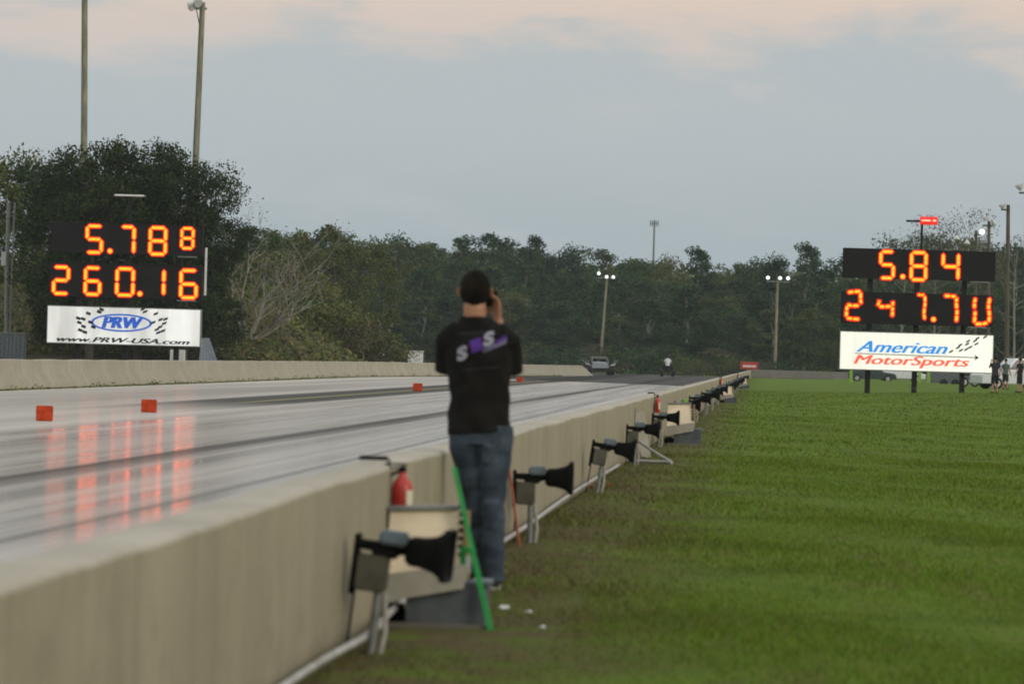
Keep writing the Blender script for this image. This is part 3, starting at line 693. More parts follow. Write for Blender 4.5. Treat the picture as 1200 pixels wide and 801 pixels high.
def photographer():
    YP = F*HC/271.0; fx, fz = P(575, 690, YP)
    root = empty('person', (fx, YP, 0.0)); tag(root, 'person in black printed shirt and jeans, back turned, holding a camera up', 'person')
    hc = Vector((-.132, .02, 1.648))
    ShL, ShR = Vector((-.268, 0, 1.415)), Vector((.052, 0, 1.415))
    ElL, ElR = Vector((-.272, .15, 1.215)), Vector((.058, .15, 1.215))
    WrL, WrR = Vector((-.150, .30, 1.50)), Vector((-.012, .145, 1.500))
    legs = [((-.165, 0, .90), (-.105, .055, .50), (-.045, .115, .09), -1), ((.0, 0, .90), (-.005, .01, .50), (.008, -.015, .09), 1)]
    b = MB()
    # head: skull, face wedge, jaw, nose, ears
    ball(b, hc, (.076, .094, .112)); ball(b, hc+Vector((0, .028, -.045)), (.058, .070, .078)); ball(b, hc+Vector((0, .075, -.088)), (.026, .022, .020))
    b.tube([hc+Vector((0, .088, .012)), hc+Vector((0, .108, -.022)), hc+Vector((0, .092, -.032))], [.008, .013, .012], 8)
    for s_ in (-1, 1):
        b.tube([hc+Vector((s_*.073, .0, .018)), hc+Vector((s_*.090, -.012, .004)), hc+Vector((s_*.086, .0, -.030))], [(.008, .015), (.009, .018), (.007, .011)], 8)
        ball(b, hc+Vector((s_*.031, .086, .002)), (.013, .010, .011), 8)
    b.tube([hc+Vector((-.022, .088, -.060)), hc+Vector((0, .097, -.060)), hc+Vector((.022, .088, -.060))], [.005, .008, .005], 6)
    b.loft([ell(-.128, .0, 1.42, .085, .065), ell(-.130, -.006, 1.49, .062, .060), ell(-.131, -.004, 1.55, .062, .060), ell(-.132, .005, 1.60, .060, .060)])
    # trunk
    b.loft([ell(-.085, 0, .86, .135, .085), ell(-.087, 0, .95, .14, .09), ell(-.09, 0, 1.08, .135, .085), ell(-.098, 0, 1.22, .148, .095), ell(-.105, 0, 1.34, .150, .085), ell(-.106, 0, 1.40, .14, .065), ell(-.11, 0, 1.44, .08, .05)])
    for S, E, W in ((ShL, ElL, WrL), (ShR, ElR, WrR)):
        b.tube([S+Vector((0, 0, -.02)), (S+E)/2, E], [.040, .040, .034], 12); b.tube([E, (E*.65+W*.35), W], [.036, .036, .026], 12); ball(b, E, (.034,)*3)
    hand(b, WrR, (-.12, .06, .95), (-.6, .8, 0), (-.8, .45, .0), 1.0, .75)
    hand(b, WrL, (.25, .10, .9), (.9, -.2, .1), (0, -.2, .9), 1.0, .8)
    for H, K, A, s_ in legs:
        H, K, A = Vector(H), Vector(K), Vector(A)
        b.tube([H, (H+K)/2, K, (K*.6+A*.4), A], [.078, .070, .052, .050, .034], 12)
        b.tube([A+Vector((0, -.03, -.03)), A+Vector((.0, .07, -.05)), A+Vector((0, .15, -.06))], [(.034, .04), (.036, .03), (.034, .02)], 10)
    link('body', remesh(b, .0055, 'body', 4), M['skin'], root, True)
    # eyes drawn on the body
    # hair: short, close to the skull, leaving ears and nape clear
    h = MB(); ball(h, hc+Vector((0, -.012, .010)), (.087, .094, .110)); ball(h, hc+Vector((0, -.034, -.022)), (.070, .066, .072)); ball(h, hc+Vector((0, -.038, -.062)), (.046, .048, .046)); ball(h, hc+Vector((0, .03, .055)), (.072, .070, .065))
    me = remesh(h, .006, 'hair', 3)
    n = len(me.vertices); co = np.empty(n*3); me.vertices.foreach_get('co', co); co = co.reshape(-1, 3); co += (rng.normal(size=co.shape)*.0012); me.vertices.foreach_set('co', co.reshape(-1)); me.update()
    link('hair', me, M['hair'], root, True)
    # jeans
    j = MB()
    j.loft([ell(-.083, 0, .80, .150, .105), ell(-.085, -.004, .86, .158, .110), ell(-.087, 0, .94, .150, .100), ell(-.088, 0, 1.0, .140, .09)])
    for H, K, A, s_ in legs:
        H, K, A = Vector(H), Vector(K), Vector(A); q = []; rr = []
        for i in range(29):
            t = i/28; p = H.lerp(K, t*2) if t < .5 else K.lerp(A, t*2-1); r_ = np.interp(t, [0, .12, .5, .75, .93, 1], [.094, .098, .069, .066, .063, .066])
            fold = (.0045*math.sin(t*46+s_*2)+.003*math.sin(t*83+s_))*(0.35+t)
            q.append(p+Vector((.003*math.sin(t*31), -.003*math.sin(t*23), 0))); rr.append((r_+fold, r_*1.06-fold*.6))
        q[-1] = q[-1]+Vector((0, 0, -.045)); j.tube(q, rr, 16)
    j.tube([(-.03, -.095, .80), (-.05, -.085, .70)], [.03, .02], 8)
    link('jeans', remesh(j, .006, 'jeans', 3), M['jeans'], root, True)
    # shirt with loose sleeves and a hem that is lower on the left
    s = MB(); rings = []
    for z, cx_, rx, ry in ((.865, -.088, .170, .128), (.90, -.089, .172, .126), (.97, -.090, .168, .122), (1.05, -.091, .166, .118), (1.13, -.092, .168, .118), (1.20, -.097, .178, .118), (1.27, -.100, .184, .120), (1.34, -.103, .192, .115), (1.40, -.106, .192, .100), (1.438, -.108, .168, .085), (1.470, -.114, .112, .072), (1.508, -.129, .078, .068)):
        ring = []
        for k in range(28):
            t = 2*math.pi*k/28; fold = .004*math.sin(5*t+z*31)+.004*math.sin(3*t-z*47+1)+(.006*math.sin(7*t+z*12) if z < 1.0 else 0)
            ring.append((cx_+(rx+fold)*math.cos(t), (ry+fold)*math.sin(t), z+(.016*math.cos(t) if z < .95 else 0)))
        rings.append(ring)
    s.loft(rings)
    for S, E, sg in ((ShL, ElL, -1), (ShR, ElR, 1)):
        c_ = Vector((-.106, 0, 1.40)); E2 = E+Vector((sg*.002, -.035, -.008))
        s.tube([c_, S+Vector((-sg*.02, 0, -.005)), S+Vector((sg*.008, 0, -.035)), (S+E2)/2+Vector((sg*.006, 0, 0)), E2], [.062, .066, .068, (.064, .072), (.066, .080)], 16)
    sm = remesh(s, .0065, 'shirt', 3); shirt = link('shirt', sm, M['shirt'], root, True)
    # printed marks wrapped on the back of the shirt
    bv = BVHTree.FromPolygons([v.co.copy() for v in sm.vertices], [tuple(p.vertices) for p in sm.polygons])
    def wrap(me, ox, oz, ang, name, mat, off=.003):
        bm = bmesh.new(); bm.from_mesh(me)
        bmesh.ops.subdivide_edges(bm, edges=[e for e in bm.edges if e.calc_length() > .012], cuts=2)
        for v in bm.verts:
            x_, z_ = v.co.x, v.co.z; X_ = ox+x_*math.cos(ang)-z_*math.sin(ang); Z_ = oz+x_*math.sin(ang)+z_*math.cos(ang)
            hit = bv.ray_cast(Vector((X_, -1, Z_)), Vector((0, 1, 0)))[0]
            v.co = Vector((X_, (hit.y if hit else -.11)-off+(v.co.y*.05), Z_))
        bm.to_mesh(me); bm.free(); link(name, me, mat, shirt)
    def pos(px, py): x_, z_ = P(px, py, YP-.1); return x_-fx, z_
    def panel(w_, h_, sh=.25):
        m = MB(); N_ = 6
        for i in range(N_): m.loft([[(w_*i/N_, -.001, 0), (w_*(i+1)/N_, -.001, 0), (w_*(i+1)/N_+h_*sh, -.001, h_), (w_*i/N_+h_*sh, -.001, h_)], [(w_*i/N_, 0.001, 0), (w_*(i+1)/N_, 0.001, 0), (w_*(i+1)/N_+h_*sh, .001, h_), (w_*i/N_+h_*sh, .001, h_)]])
        return m.mesh('p')
    a_ = R(22)
    x_, z_ = pos(536.5, 424); wrap(text_mesh('S', .078, .074, depth=.002, shear=.25, bold=.06), x_, z_, a_, 'white_print', M['printwhite'])
    x_, z_ = pos(553.5, 414); wrap(panel(.068, .070, .1), x_, z_, a_, 'purple_print', M['purple'], .0035)
    x_, z_ = pos(567.5, 407); wrap(text_mesh('S', .080, .074, depth=.002, shear=.3, bold=.06), x_, z_, a_, 'white_print', M['printwhite'], .0045)
    x_, z_ = pos(566, 414); wrap(panel(.14, .024, .6), x_, z_, R(26), 'streak_print', M['printgrey'], .002)
    x_, z_ = pos(581, 404); wrap(panel(.065, .020, .6), x_, z_, R(32), 'streak_print', M['purple'], .0025)
    x_, z_ = pos(534, 392); wrap(panel(.22, .012, .3), x_, z_, R(4), 'dark_print', M['printdark'], .0015)
    x_, z_ = pos(545, 434); wrap(panel(.19, .010, .3), x_, z_, R(6), 'dark_print', M['printdark'], .0015)
    for i, (H, K, A, s_) in enumerate(legs):
        A = Vector(A); q = []
        shoe = MB()
        for yy, wx, zt in ((-.075, .030, .055), (-.05, .040, .085), (0, .041, .095), (.06, .043, .075), (.12, .046, .055), (.17, .040, .045), (.195, .022, .035)):
            q.append([(A.x+wx*math.cos(t), A.y+yy, .022+max(0, (zt-.022))*max(0, math.sin(t)) + (0 if math.sin(t) > 0 else .004*math.sin(t))) for t in [2*math.pi*k/16 for k in range(16)]])
        shoe.loft(q); so = shoe.build('shoe', M['shoe'], root, True)
        m = MB(); pl = []
        for k in range(24):
            t = 2*math.pi*k/24; c_, s2 = math.cos(t), math.sin(t); pl.append((A.x+.046*c_*(1 if s2 > -.2 else .9), A.y+.06+.142*s2))
        m.prism(pl, 'z', -.004, .024); m.build('sole', M['rubbersole'], so)
    # the camera
    cam = empty('camera', (fx-.095, YP+.185, 1.615)); tag(cam, 'black camera held up to the eye of the person in the black shirt', 'camera')
    m = MB(); m.box((0, 0, 0), (.150, .060, .098), bev=.012); m.box((.060, .018, -.004), (.032, .085, .095), bev=.012); m.box((0, -.005, .060), (.06, .07, .036), bev=.012); m.build('camera_body', M['black'], cam)
    m = MB(); m.tube([(-.01, .03, 0), (-.01, .10, 0), (-.01, .11, 0), (-.01, .24, 0)], [.038, .038, .045, .048], 24); m.build('lens', M['black'], cam, True)
    MB().tube([(-.01, .238, 0), (-.01, .243, 0)], .040, 20).build('front_glass', M['glass'], cam)
    MB().tube([(0, -.045, .055), (0, -.036, .055)], .016, 12).build('eyepiece', M['tyre'], cam)
photographer()

def far_person(px, py, hpx, lb, top, trousers, shorts, raise_arm=0, skin='skin2', turn=0., Y=205.):
    x, z = P(px, py, Y); H = hpx*Y/F; s_ = H/1.75
    root = empty('person', (x, Y, z), turn); root.scale = (s_,)*3; tag(root, lb, 'person')
    b = MB(); ball(b, (0, .01, 1.63), (.075, .092, .115), 10); ball(b, (0, .07, 1.58), (.04, .04, .06), 8)
    for e in (-1, 1): ball(b, (e*.078, 0, 1.62), (.012, .02, .03), 6)
    b.tube([(0, 0, 1.38), (0, 0, 1.56)], [.06, .052], 10)
    b.loft([ell(0, 0, .86, .14, .09, 14), ell(0, 0, 1.05, .13, .09, 14), ell(0, 0, 1.3, .165, .10, 14), ell(0, 0, 1.42, .14, .07, 14), ell(0, 0, 1.46, .06, .05, 14)])
    arms = []
    for e in (-1, 1):
        up_ = raise_arm == e
        S = Vector((e*.185, 0, 1.39)); E = Vector((e*.27, .08, 1.20)) if up_ else Vector((e*.25, -.02, 1.12)); W = Vector((e*.17, .12, 1.50)) if up_ else Vector((e*.26, .08, .90))
        b.tube([S, (S+E)/2, E], [.05, .046, .038], 10); b.tube([E, W], [.038, .027], 10); arms.append((S, E)); hand(b, W, (W-E), (-e, .3, 0), (0, 1, 0), 1.0, .6)
        b.tube([(e*.09, 0, .90), (e*.10, .01, .5), (e*.11, 0, .28), (e*.11, -.01, .07)], [.08, .056, .052, .036], 10); b.tube([(e*.11, -.04, .04), (e*.12, .14, .03)], [(.04, .04), (.038, .026)], 8)
    link('body', remesh(b, .012, 'body', 2), M[skin], root, True)
    t = MB(); t.loft([ell(0, 0, .86, .175, .125, 16), ell(0, 0, 1.05, .165, .12, 16), ell(0, 0, 1.3, .19, .12, 16), ell(0, 0, 1.42, .165, .09, 16), ell(0, 0, 1.475, .075, .06, 16)])
    for S, E in arms: t.tube([S*.8+Vector((0, 0, .27)), S, (S*.4+E*.6)], [.06, .068, .066], 10)
    link('shirt', remesh(t, .012, 'shirt', 2), M[top], root, True)
    t = MB(); t.loft([ell(0, 0, .78, .15, .11, 16), ell(0, 0, .95, .16, .115, 16)])
    for e in (-1, 1):
        if shorts: t.tube([(e*.09, 0, .85), (e*.105, .0, .45)], [.095, .088], 12)
        else: t.tube([(e*.09, 0, .85), (e*.105, .01, .5), (e*.11, -.01, .08)], [.095, .072, .062], 12)
    link('shorts' if shorts else 'trousers', remesh(t, .012, 'trousers', 2), M[trousers], root, True)
    t = MB(); ball(t, (0, -.01, 1.665), (.084, .098, .10), 10); link('hair', remesh(t, .012, 'hair', 2), M['hair'], root, True)
    for e in (-1, 1):
        MB().box((e*.115, .04, .035), (.095, .26, .07), bev=.02).build('shoe', M['shoe'], root)
    return root
far_person(1165.5, 460.5, 43, 'person in dark shirt and shorts with one arm raised, just right of the right scoreboard', 'charcoal', 'darkcloth', True, -1, turn=.3)
far_person(1178, 456, 36, 'person in a pale grey shirt standing behind the one with the raised arm', 'greyshirt', 'charcoal', True, 0, turn=-.5, Y=218.)
far_person(1194.5, 460, 41, 'person in black at the right edge, in front of the white pickup', 'darkcloth', 'darkcloth', True, 0, turn=.9)

# ------------------------------------------------------------------ vehicles far off
def car(px, py, Y, L, lb, name, paint, kind='sedan', turn=0., zoff=0.):
    x, z = P(px, py, Y); gz = z+zoff
    root = empty(name, (x, Y, gz), turn); W = 1.8
    if kind == 'pickup': side = [(-.5, .30), (-.5, .85), (-.49, 1.0), (-.12, 1.02), (-.09, 1.05), (.20, 1.05), (.44, .98), (.5, .80), (.5, .30)]; top = [(-.11, 1.05), (-.085, 1.75), (.10, 1.76), (.21, 1.05)]
    elif kind == 'van': side = [(-.5, .3), (-.5, 1.0), (.36, 1.05), (.48, .9), (.5, .3)]; top = [(-.495, 1.0), (-.47, 1.95), (.22, 1.95), (.36, 1.05)]
    else: side = [(-.5, .28), (-.5, .75), (-.46, .92), (-.26, .95), (.20, .93), (.45, .80), (.5, .6), (.5, .28)]; top = [(-.38, .94), (-.24, 1.40), (.05, 1.42), (.24, .93)]
    m = MB(); m.prism([(a*L, b_) for a, b_ in side], 'y', -W/2, W/2); body = m.build('body', paint, root)
    bv_ = body.modifiers.new('b', 'BEVEL'); bv_.width = .06; bv_.segments = 2
    m = MB(); m.loft([[(a*L, -W/2+.02+.16*(b_ > 1.2), b_) for a, b_ in top], [(a*L, W/2-.02-.16*(b_ > 1.2), b_) for a, b_ in top]]); cabn = m.build('cab', paint, root)
    m = MB()
    q = [(.9*a_*L if False else a_*L, b_) for a_, b_ in top]; cxm = sum(p[0] for p in q)/4; czm = sum(p[1] for p in q)/4
    inn = [(cxm+(p[0]-cxm)*.82, czm+(p[1]-czm)*.72) for p in q]
    for s_ in (-1, 1):
        m = MB(); m.loft([[(a, s_*(W/2-.0-.16*(b_ > 1.2)*.9+.0), b_) for a, b_ in inn], [(a, s_*(W/2-.03-.16*(b_ > 1.2)*.9), b_) for a, b_ in inn]])
        m.build('side_window', M['glass'], cabn)
    for wx in (-.32, .32):
        for s_ in (-1, 1):
            t = MB().tube([(wx*L, s_*(W/2-.20), .33), (wx*L, s_*(W/2+.01), .33)], .33, 20).build('wheel', M['tyre'], root, True)
            MB().tube([(wx*L, s_*(W/2-.02), .33), (wx*L, s_*(W/2+.025), .33)], .19, 14).build('rim', M['chrome'], t)
    for e, mt in ((.5, 'lamplit'), (-.5, 'redsign')):
        for s_ in (-1, 1): MB().box((e*L, s_*(W/2-.28), .70), (.05, .30, .14)).build('headlight' if e > 0 else 'tail_light', M['white'] if e > 0 else M['redsign'], root)
    tag(root, lb, {'pickup': 'pickup', 'van': 'van'}.get(kind, 'car')); return root
car(1193, 456.5, 240, 5.2, 'white pickup parked behind the people at the right edge', 'parked_pickup', M['carwhite'], 'pickup', turn=R(200))
car(1055, 447, 395, 4.4, 'white car seen in the gap under the lit cream sign, left of its middle post', 'parked_car', M['carwhite'], turn=R(8))
car(1022, 447.5, 380, 4.3, 'dark green car under the lit cream sign, near its left post', 'parked_car', M['cardark'], turn=R(0))
x, z = P(1112, 454, 330); t = empty('utility_trailer', (x, 330, z)); tag(t, 'grey box trailer seen under the lit sign between the middle and right posts', 'trailer')
m = MB().box((0, 0, .95), (3.1, 1.8, 1.2), bev=.03)
for k in range(9): m.box((-1.35+k*.34, -.905, .95), (.04, .02, 1.1))
m.build('box_body', M['cargrey'], t)
for s_ in (-.45, .45): MB().tube([(s_, -.95, .33), (s_, -.75, .33)], .33, 18).build('wheel', M['tyre'], t, True)
MB().box((1.9, 0, .42), (.9, .08, .08)).build('tow_bar', M['post'], t)
def bike(px, py, Y, lb, turn, paint, s_=1.):
    x, z = P(px, py, Y); r = empty('motorcycle', (x, Y, z), turn); r.scale = (s_,)*3; tag(r, lb, 'motorcycle')
    for wx in (-.68, .68):
        m = MB(); n = 24; maj, mnr = .30, .06
        m.loft([[(wx+(maj-mnr+mnr*math.cos(b_))*math.cos(a), mnr*math.sin(b_), .30+(maj-mnr+mnr*math.cos(b_))*math.sin(a)) for b_ in [2*math.pi*q/8 for q in range(8)]] for a in [2*math.pi*k/n for k in range(n+1)]], cap=False)
        w_ = m.build('wheel', M['tyre'], r, True); MB().tube([(wx, -.04, .3), (wx, .04, .3)], .18, 14).build('rim', M['chrome'], w_)
    m = MB(); m.tube([(-.68, .06, .3), (-.2, .1, .42), (.1, .1, .45)], .025, 6); m.tube([(.68, .07, .3), (.48, .07, .85), (.42, 0, 1.0)], .03, 6); m.tube([(.68, -.07, .3), (.48, -.07, .85), (.42, 0, 1.0)], .03, 6); m.tube([(-.3, 0, .75), (.4, 0, .85)], .04, 6); m.build('frame', M['chrome'], r, True)
    MB().box((0, 0, .42), (.42, .26, .32), bev=.06).build('engine', M['chrome'], r); MB().tube([(-.08, 0, .80), (.12, 0, .84), (.36, 0, .88)], [.07, .15, .09], 12).build('fuel_tank', paint, r, True)
    MB().box((-.36, 0, .76), (.55, .24, .10), bev=.04).build('seat', M['black'], r); MB().tube([(.38, -.35, 1.03), (.43, 0, 1.0), (.38, .35, 1.03)], .018, 6).build('handlebar', M['black'], r); ball(h_ := MB(), (.55, 0, .92), (.09, .09, .09), 8); h_.build('headlight', M['lampoff'], r, True)
    return r
bike(1142, 453.5, 262, 'motorcycle parked under the right end of the lit sign, left of the pair', R(15), M['cardark']); bike(1155, 453.5, 258, 'motorcycle beside the person with the raised arm, right of the pair', R(-20), M['carwhite'])
ps = []
for px, lb in ((997, 'lime green post at the left end under the lit sign'), (1077.5, 'lime green post just right of the middle scoreboard post'), (1088, 'lime green post, second right of the middle scoreboard post')):
    x, z = P(px, 448, 300)
    if not ps:
        o = empty('marker_post', (0, 0, 0)); MB().box((0, 0, .45), (.22, .16, .95), bev=.03).build('padding', M['hivis'], o); MB().box((0, 0, .97), (.26, .20, .06), bev=.01).build('cap', M['post'], o)
    else: o = copy_tree(ps[0])
    o.location = (x, 300, z); ps.append(o); tag(o, lb, 'post', 'lime green marker posts')

# buggy beyond the end of the left wall, and a quad bike with its rider
x, z = P(702, 441, 352)
g = empty('off_road_buggy', (x, 352, TRK), R(12)); tag(g, 'white and black off-road buggy with open cage beyond the end of the left wall', 'buggy')
m = MB(); m.loft([[(-.75, -.55, .55), (.75, -.55, .55), (.62, -.5, .98), (-.62, -.5, .98)], [(-.6, .3, .5), (.6, .3, .5), (.5, .3, 1.08), (-.5, .3, 1.08)]]); m.build('body', M['buggyskin'], g)
MB().box((0, -.2, .42), (1.7, 1.5, .24), bev=.05).build('chassis', M['post'], g)
for sx in (-1, 1):
    for yy in (-.6, .9):
        t = MB().tube([(sx*.78, yy, .38), (sx*1.12, yy, .38)], .38, 18).build('wheel', M['tyre'], g, True); MB().tube([(sx*1.08, yy, .38), (sx*1.14, yy, .38)], .18, 12).build('rim', M['chrome'], t)
    m = MB(); m.tube([(sx*.7, -.5, .95), (sx*.6, .1, 1.45), (sx*.6, .9, 1.4), (sx*.7, 1.3, .9)], .03, 6); m.tube([(sx*.8, -.7, .6), (sx*1.25, -.62, 1.25)], .022, 6); m.tube([(sx*1.0, -.3, .8), (sx*1.55, -.3, 1.22)], .03, 6); m.build('roll_bar', M['galv'], g)
    MB().box((sx*1.02, -.6, .82), (.42, .55, .05), rot=Matrix.Rotation(sx*-.3, 3, 'Y'), bev=.01).build('mudguard', M['lampoff'], g)
m = MB(); m.tube([(-.6, .1, 1.45), (.6, .1, 1.45)], .03, 6); m.tube([(-.6, .9, 1.4), (.6, .9, 1.4)], .03, 6); m.build('roll_bar', M['galv'], g)
for sx in (-.35, .35): MB().box((sx, .45, .95), (.42, .12, .6), bev=.04).build('seat', M['black'], g)
x, z = P(782, 442, 356)
g = empty('quad_bike', (x, 356, TRK), R(0)); tag(g, 'dark quad bike standing on the far end of the track', 'quad bike')
m = MB().box((0, 0, .55), (.6, 1.3, .35), bev=.08); m.box((0, -.55, .75), (.9, .4, .08), bev=.03); m.box((0, .55, .75), (.9, .4, .08), bev=.03); m.build('body', M['post'], g)
for sx in (-1, 1):
    for yy in (-.55, .55): MB().tube([(sx*.34, yy, .3), (sx*.58, yy, .3)], .3, 16).build('wheel', M['tyre'], g, True)
MB().tube([(-.38, .35, 1.05), (0, .4, .98), (.38, .35, 1.05)], .02, 6).build('handlebar', M['post'], g); MB().box((0, -.15, .80), (.34, .6, .12), bev=.04).build('seat', M['black'], g)
rp = empty('person', (x+.0, 355.85, TRK)); tag(rp, 'person in a white top sitting on the dark quad bike at the far end', 'person')
b = MB(); ball(b, (0, .05, 1.66), (.08, .1, .12), 10); b.tube([(0, 0, 1.4), (0, .03, 1.58)], .055, 8); b.loft([ell(0, 0, .88, .15, .11, 12), ell(0, 0, 1.2, .16, .1, 12), ell(0, .02, 1.45, .13, .07, 12)])
for e in (-1, 1): b.tube([(e*.19, .02, 1.4), (e*.27, .15, 1.15), (e*.33, .45, 1.08)], [.05, .04, .03], 8); b.tube([(e*.1, 0, .92), (e*.32, .4, .85), (e*.36, .3, .42)], [.085, .065, .045], 8); b.tube([(e*.36, .26, .42), (e*.36, .48, .40)], [.045, .04], 8); hand(b, (e*.33, .45, 1.08), (0, 1, 0), (-e, 0, 0), (0, 0, -1))
link('body', remesh(b, .014, 'body', 2), M['skin2'], rp, True)
t = MB(); t.loft([ell(0, 0, .9, .18, .13, 12), ell(0, 0, 1.2, .19, .125, 12), ell(0, .02, 1.42, .17, .1, 12), ell(0, .02, 1.49, .08, .07, 12)])
for e in (-1, 1): t.tube([(e*.1, 0, 1.42), (e*.20, .02, 1.38), (e*.25, .10, 1.22)], .07, 10)
link('shirt', remesh(t, .014, 'shirt', 2), M['cloth_white'], rp, True)
t = MB()
for e in (-1, 1): t.tube([(e*.08, 0, .92), (e*.32, .4, .86), (e*.36, .3, .46)], [.11, .085, .07], 10)
link('trousers', remesh(t, .014, 'trousers', 2), M['darkcloth'], rp, True)
t = MB(); ball(t, (0, .04, 1.69), (.09, .11, .12), 10); link('helmet', remesh(t, .012, 'helmet', 2), M['black'], rp, True)

# ------------------------------------------------------------------ poles and lamps
def flood(root, x, y, z, tilt, mat='lamplit', s_=1., yaw=0.):
    q = []; rot = Matrix.Rotation(yaw, 3, 'Z') @ Matrix.Rotation(tilt, 3, 'X')
    rings = []
    for yy, r_ in ((.32, .08), (.22, .14), (.05, .24), (-.06, .27), (-.10, .27)):
        rings.append([Vector((x, y, z))+rot @ Vector((r_*s_*math.cos(t), yy*s_, r_*s_*math.sin(t))) for t in [2*math.pi*k/14 for k in range(14)]])
    m = MB(); m.loft(rings); h_ = m.build('floodlight', M['lampoff'], root, True)
    c = [Vector((x, y, z))+rot @ Vector((.23*s_*math.cos(t), -.105*s_, .23*s_*math.sin(t))) for t in [2*math.pi*k/14 for k in range(14)]]
    d_ = [p+rot @ Vector((0, -.015*s_, 0)) for p in c]; m = MB(); m.loft([c, d_]); m.build('lens', M[mat], h_)
def pole(x0, y0, x1, y1, Y, r0, r1, lb, lamps, mat='woodpole', ground=None, arm=None, lit='lamplit', cat='lamp post', ls=1.):
    xa, za = P(x0, y0, Y); xb, zb = P(x1, y1, Y); g0 = 0. if ground is None else ground
    # extend the line of the pole down to the ground
    t = (za-g0)/(zb-za); xg = xa-(xb-xa)*t
    root = empty('lamp_post', (xg, Y, g0)); tag(root, lb, cat)
    n = 12; q = [(0+(xb-xg)*k/n, .02*math.sin(k), (zb-g0)*k/n-(.3 if k == 0 else 0)) for k in range(n+1)]
    MB().tube(q, [r0+(r1-r0)*k/n for k in range(n+1)], 14).build('pole', M[mat], root, True)
    tx, tz = xb-xg, zb-g0
    if arm:
        MB().box((tx+(arm[0]+arm[1])/2, -.05, tz-.35), (arm[1]-arm[0], .12, .12)).build('crossarm', M[mat if mat != 'woodpole' else 'galv'], root)
    for (dx_, dz_, tilt, yaw) in lamps: flood(root, tx+dx_, -.35, tz+dz_, tilt, lit, ls, yaw)
    return root, tx, tz
pole(98.5, 160, 99.5, -40, 236, .21, .16, 'tall wooden pole at the left, rising out of frame above the trees', [(-.4, .1, .4, 0)], ground=.5)
r, tx, tz = pole(228.5, 205, 237.5, 3, 236, .23, .15, 'tall wooden lamp post with grey floodlights near the top left of the sky', [(-.55, -.25, .5, .9), (-.25, -.05, .5, .7)], lit='lampoff', ground=.5, arm=(-.75, .25), ls=1.0)
m = MB(); m.tube([(tx-.05, -.1, tz-1.6), (tx-.32, -.15, tz-.4)], .03, 6); m.tube([(tx-.25, -.1, tz-.2), (tx+.1, 0, tz-.9)], .03, 6); m.build('brace', M['darkpole'], r)
pole(704, 418, 711.5, 322, 470, .17, .12, 'slim lamp post with three white floodlights in front of the far wood, above the buggy', [(-.9, .15, .3, 0), (.0, -.35, .3, .2), (.35, -.45, .3, 0), (.75, -.35, .3, 0)][:1]+[(-.05, -.2, .3, .2), (.7, -.2, .3, -.1)], arm=(-1., .95), ls=.8)
pole(908, 432, 911.5, 326, 455, .18, .13, 'lamp post with three white floodlights behind the end wall, left of the right scoreboard', [(-1.05, .05, .3, 0), (.25, .05, .3, 0), (1.1, .05, .2, -.1)], arm=(-1.2, 1.25), ls=.85)
pole(1180, 400, 1181.5, 240, 300, .19, .13, 'dark lamp post with one hooded light at the right, tallest beside the scoreboard', [(-.38, -.1, .2, 1.2)], 'darkpole', lit='lampoff', arm=(-.5, .12), ls=.9)
pole(1158, 400, 1159, 259, 330, .16, .12, 'dark pole with small crossarm lights between the scoreboard and the tallest lamp post', [(-.3, .2, .3, 1.), (.35, -.2, .3, -1.)], 'darkpole', lit='lampoff', arm=(-.5, .5), ls=.8)
pole(1143, 400, 1144, 270, 380, .14, .11, 'slim pole with one bright floodlight just above the right end of the scoreboard', [(.5, -.1, .2, 0)], 'darkpole', arm=(-.2, .6), ls=1.15)
pole(1131, 400, 1130.5, 279, 400, .12, .10, 'short slim pole with two white shades above the right scoreboard', [(-.75, -.1, 1.2, 0), (.2, -.5, 1.2, 0)], 'darkpole', lit='lampoff', arm=(-.9, .4), ls=1.1)
pole(1202, 400, 1203, 220, 285, .18, .12, 'dark lamp post at the right edge of the photo, only its light in view', [(-.45, .05, .2, 1.2)], 'darkpole', lit='lampoff', arm=(-.5, .12), ls=1.)
# cell mast behind the wood
x, z = P(767, 258, 800); r = empty('antenna_mast', (x, 800, 0)); tag(r, 'slim grey antenna mast rising behind the far wood', 'mast')
MB().tube([(0, 0, 0), (0, 0, z)], [.3, .16], 10).build('mast', M['shed'], r, True)
m = MB()
for k in range(6): a = k*math.pi/3; m.box((.75*math.cos(a), .75*math.sin(a), z-.6), (.15, .15, 1.1)); m.tube([(0, 0, z-.6), (.75*math.cos(a), .75*math.sin(a), z-.6)], .08, 6)
m.build('antenna', M['shed'], r)

# left side odds and ends
x, z = P(8, 419, 218); g = empty('storage_container', (x, 219, .0)); tag(g, 'grey corrugated container behind the wall at the left edge', 'container')
xe, ztop = P(25.5, 391, 218); xs0 = P(-30, 391, 218)[0]
m = MB(); m.box(((xs0+xe)/2-x, .2, ztop/2), (xe-xs0, .6, ztop))
for k in range(12): m.box((xs0-x+.12+k*(xe-xs0-.2)/11, -.12, ztop/2), (.09, .05, ztop-.1))
m.build('body', M['shed'], g); MB().box(((xs0+xe)/2-x, .2, ztop+.03), (xe-xs0+.08, .7, .06)).build('roof', M['galv'], g)
xa, za = P(234, 396, 222); xb, zb = P(262, 419, 222); g = empty('metal_sheet_stack', (xa, 222, 0)); tag(g, 'blue grey ribbed sheet leaning just right of the left scoreboard', 'metal sheet')
m = MB(); m.loft([[(0, .5, za), (.42, .5, za+.02), (1.25, -.3, 0), (0, -.3, 0)], [(0, .62, za), (.42, .62, za+.02), (1.25, -.18, 0), (0, -.18, 0)]]); m.build('sheet', M['bluesheet'], g)
m = MB()
for k in range(5): m.tube([(.06+k*.085, .49, za-.02), (.15+k*.24, -.31, .02)], .018, 5)
m.build('rib', M['galv'], g)
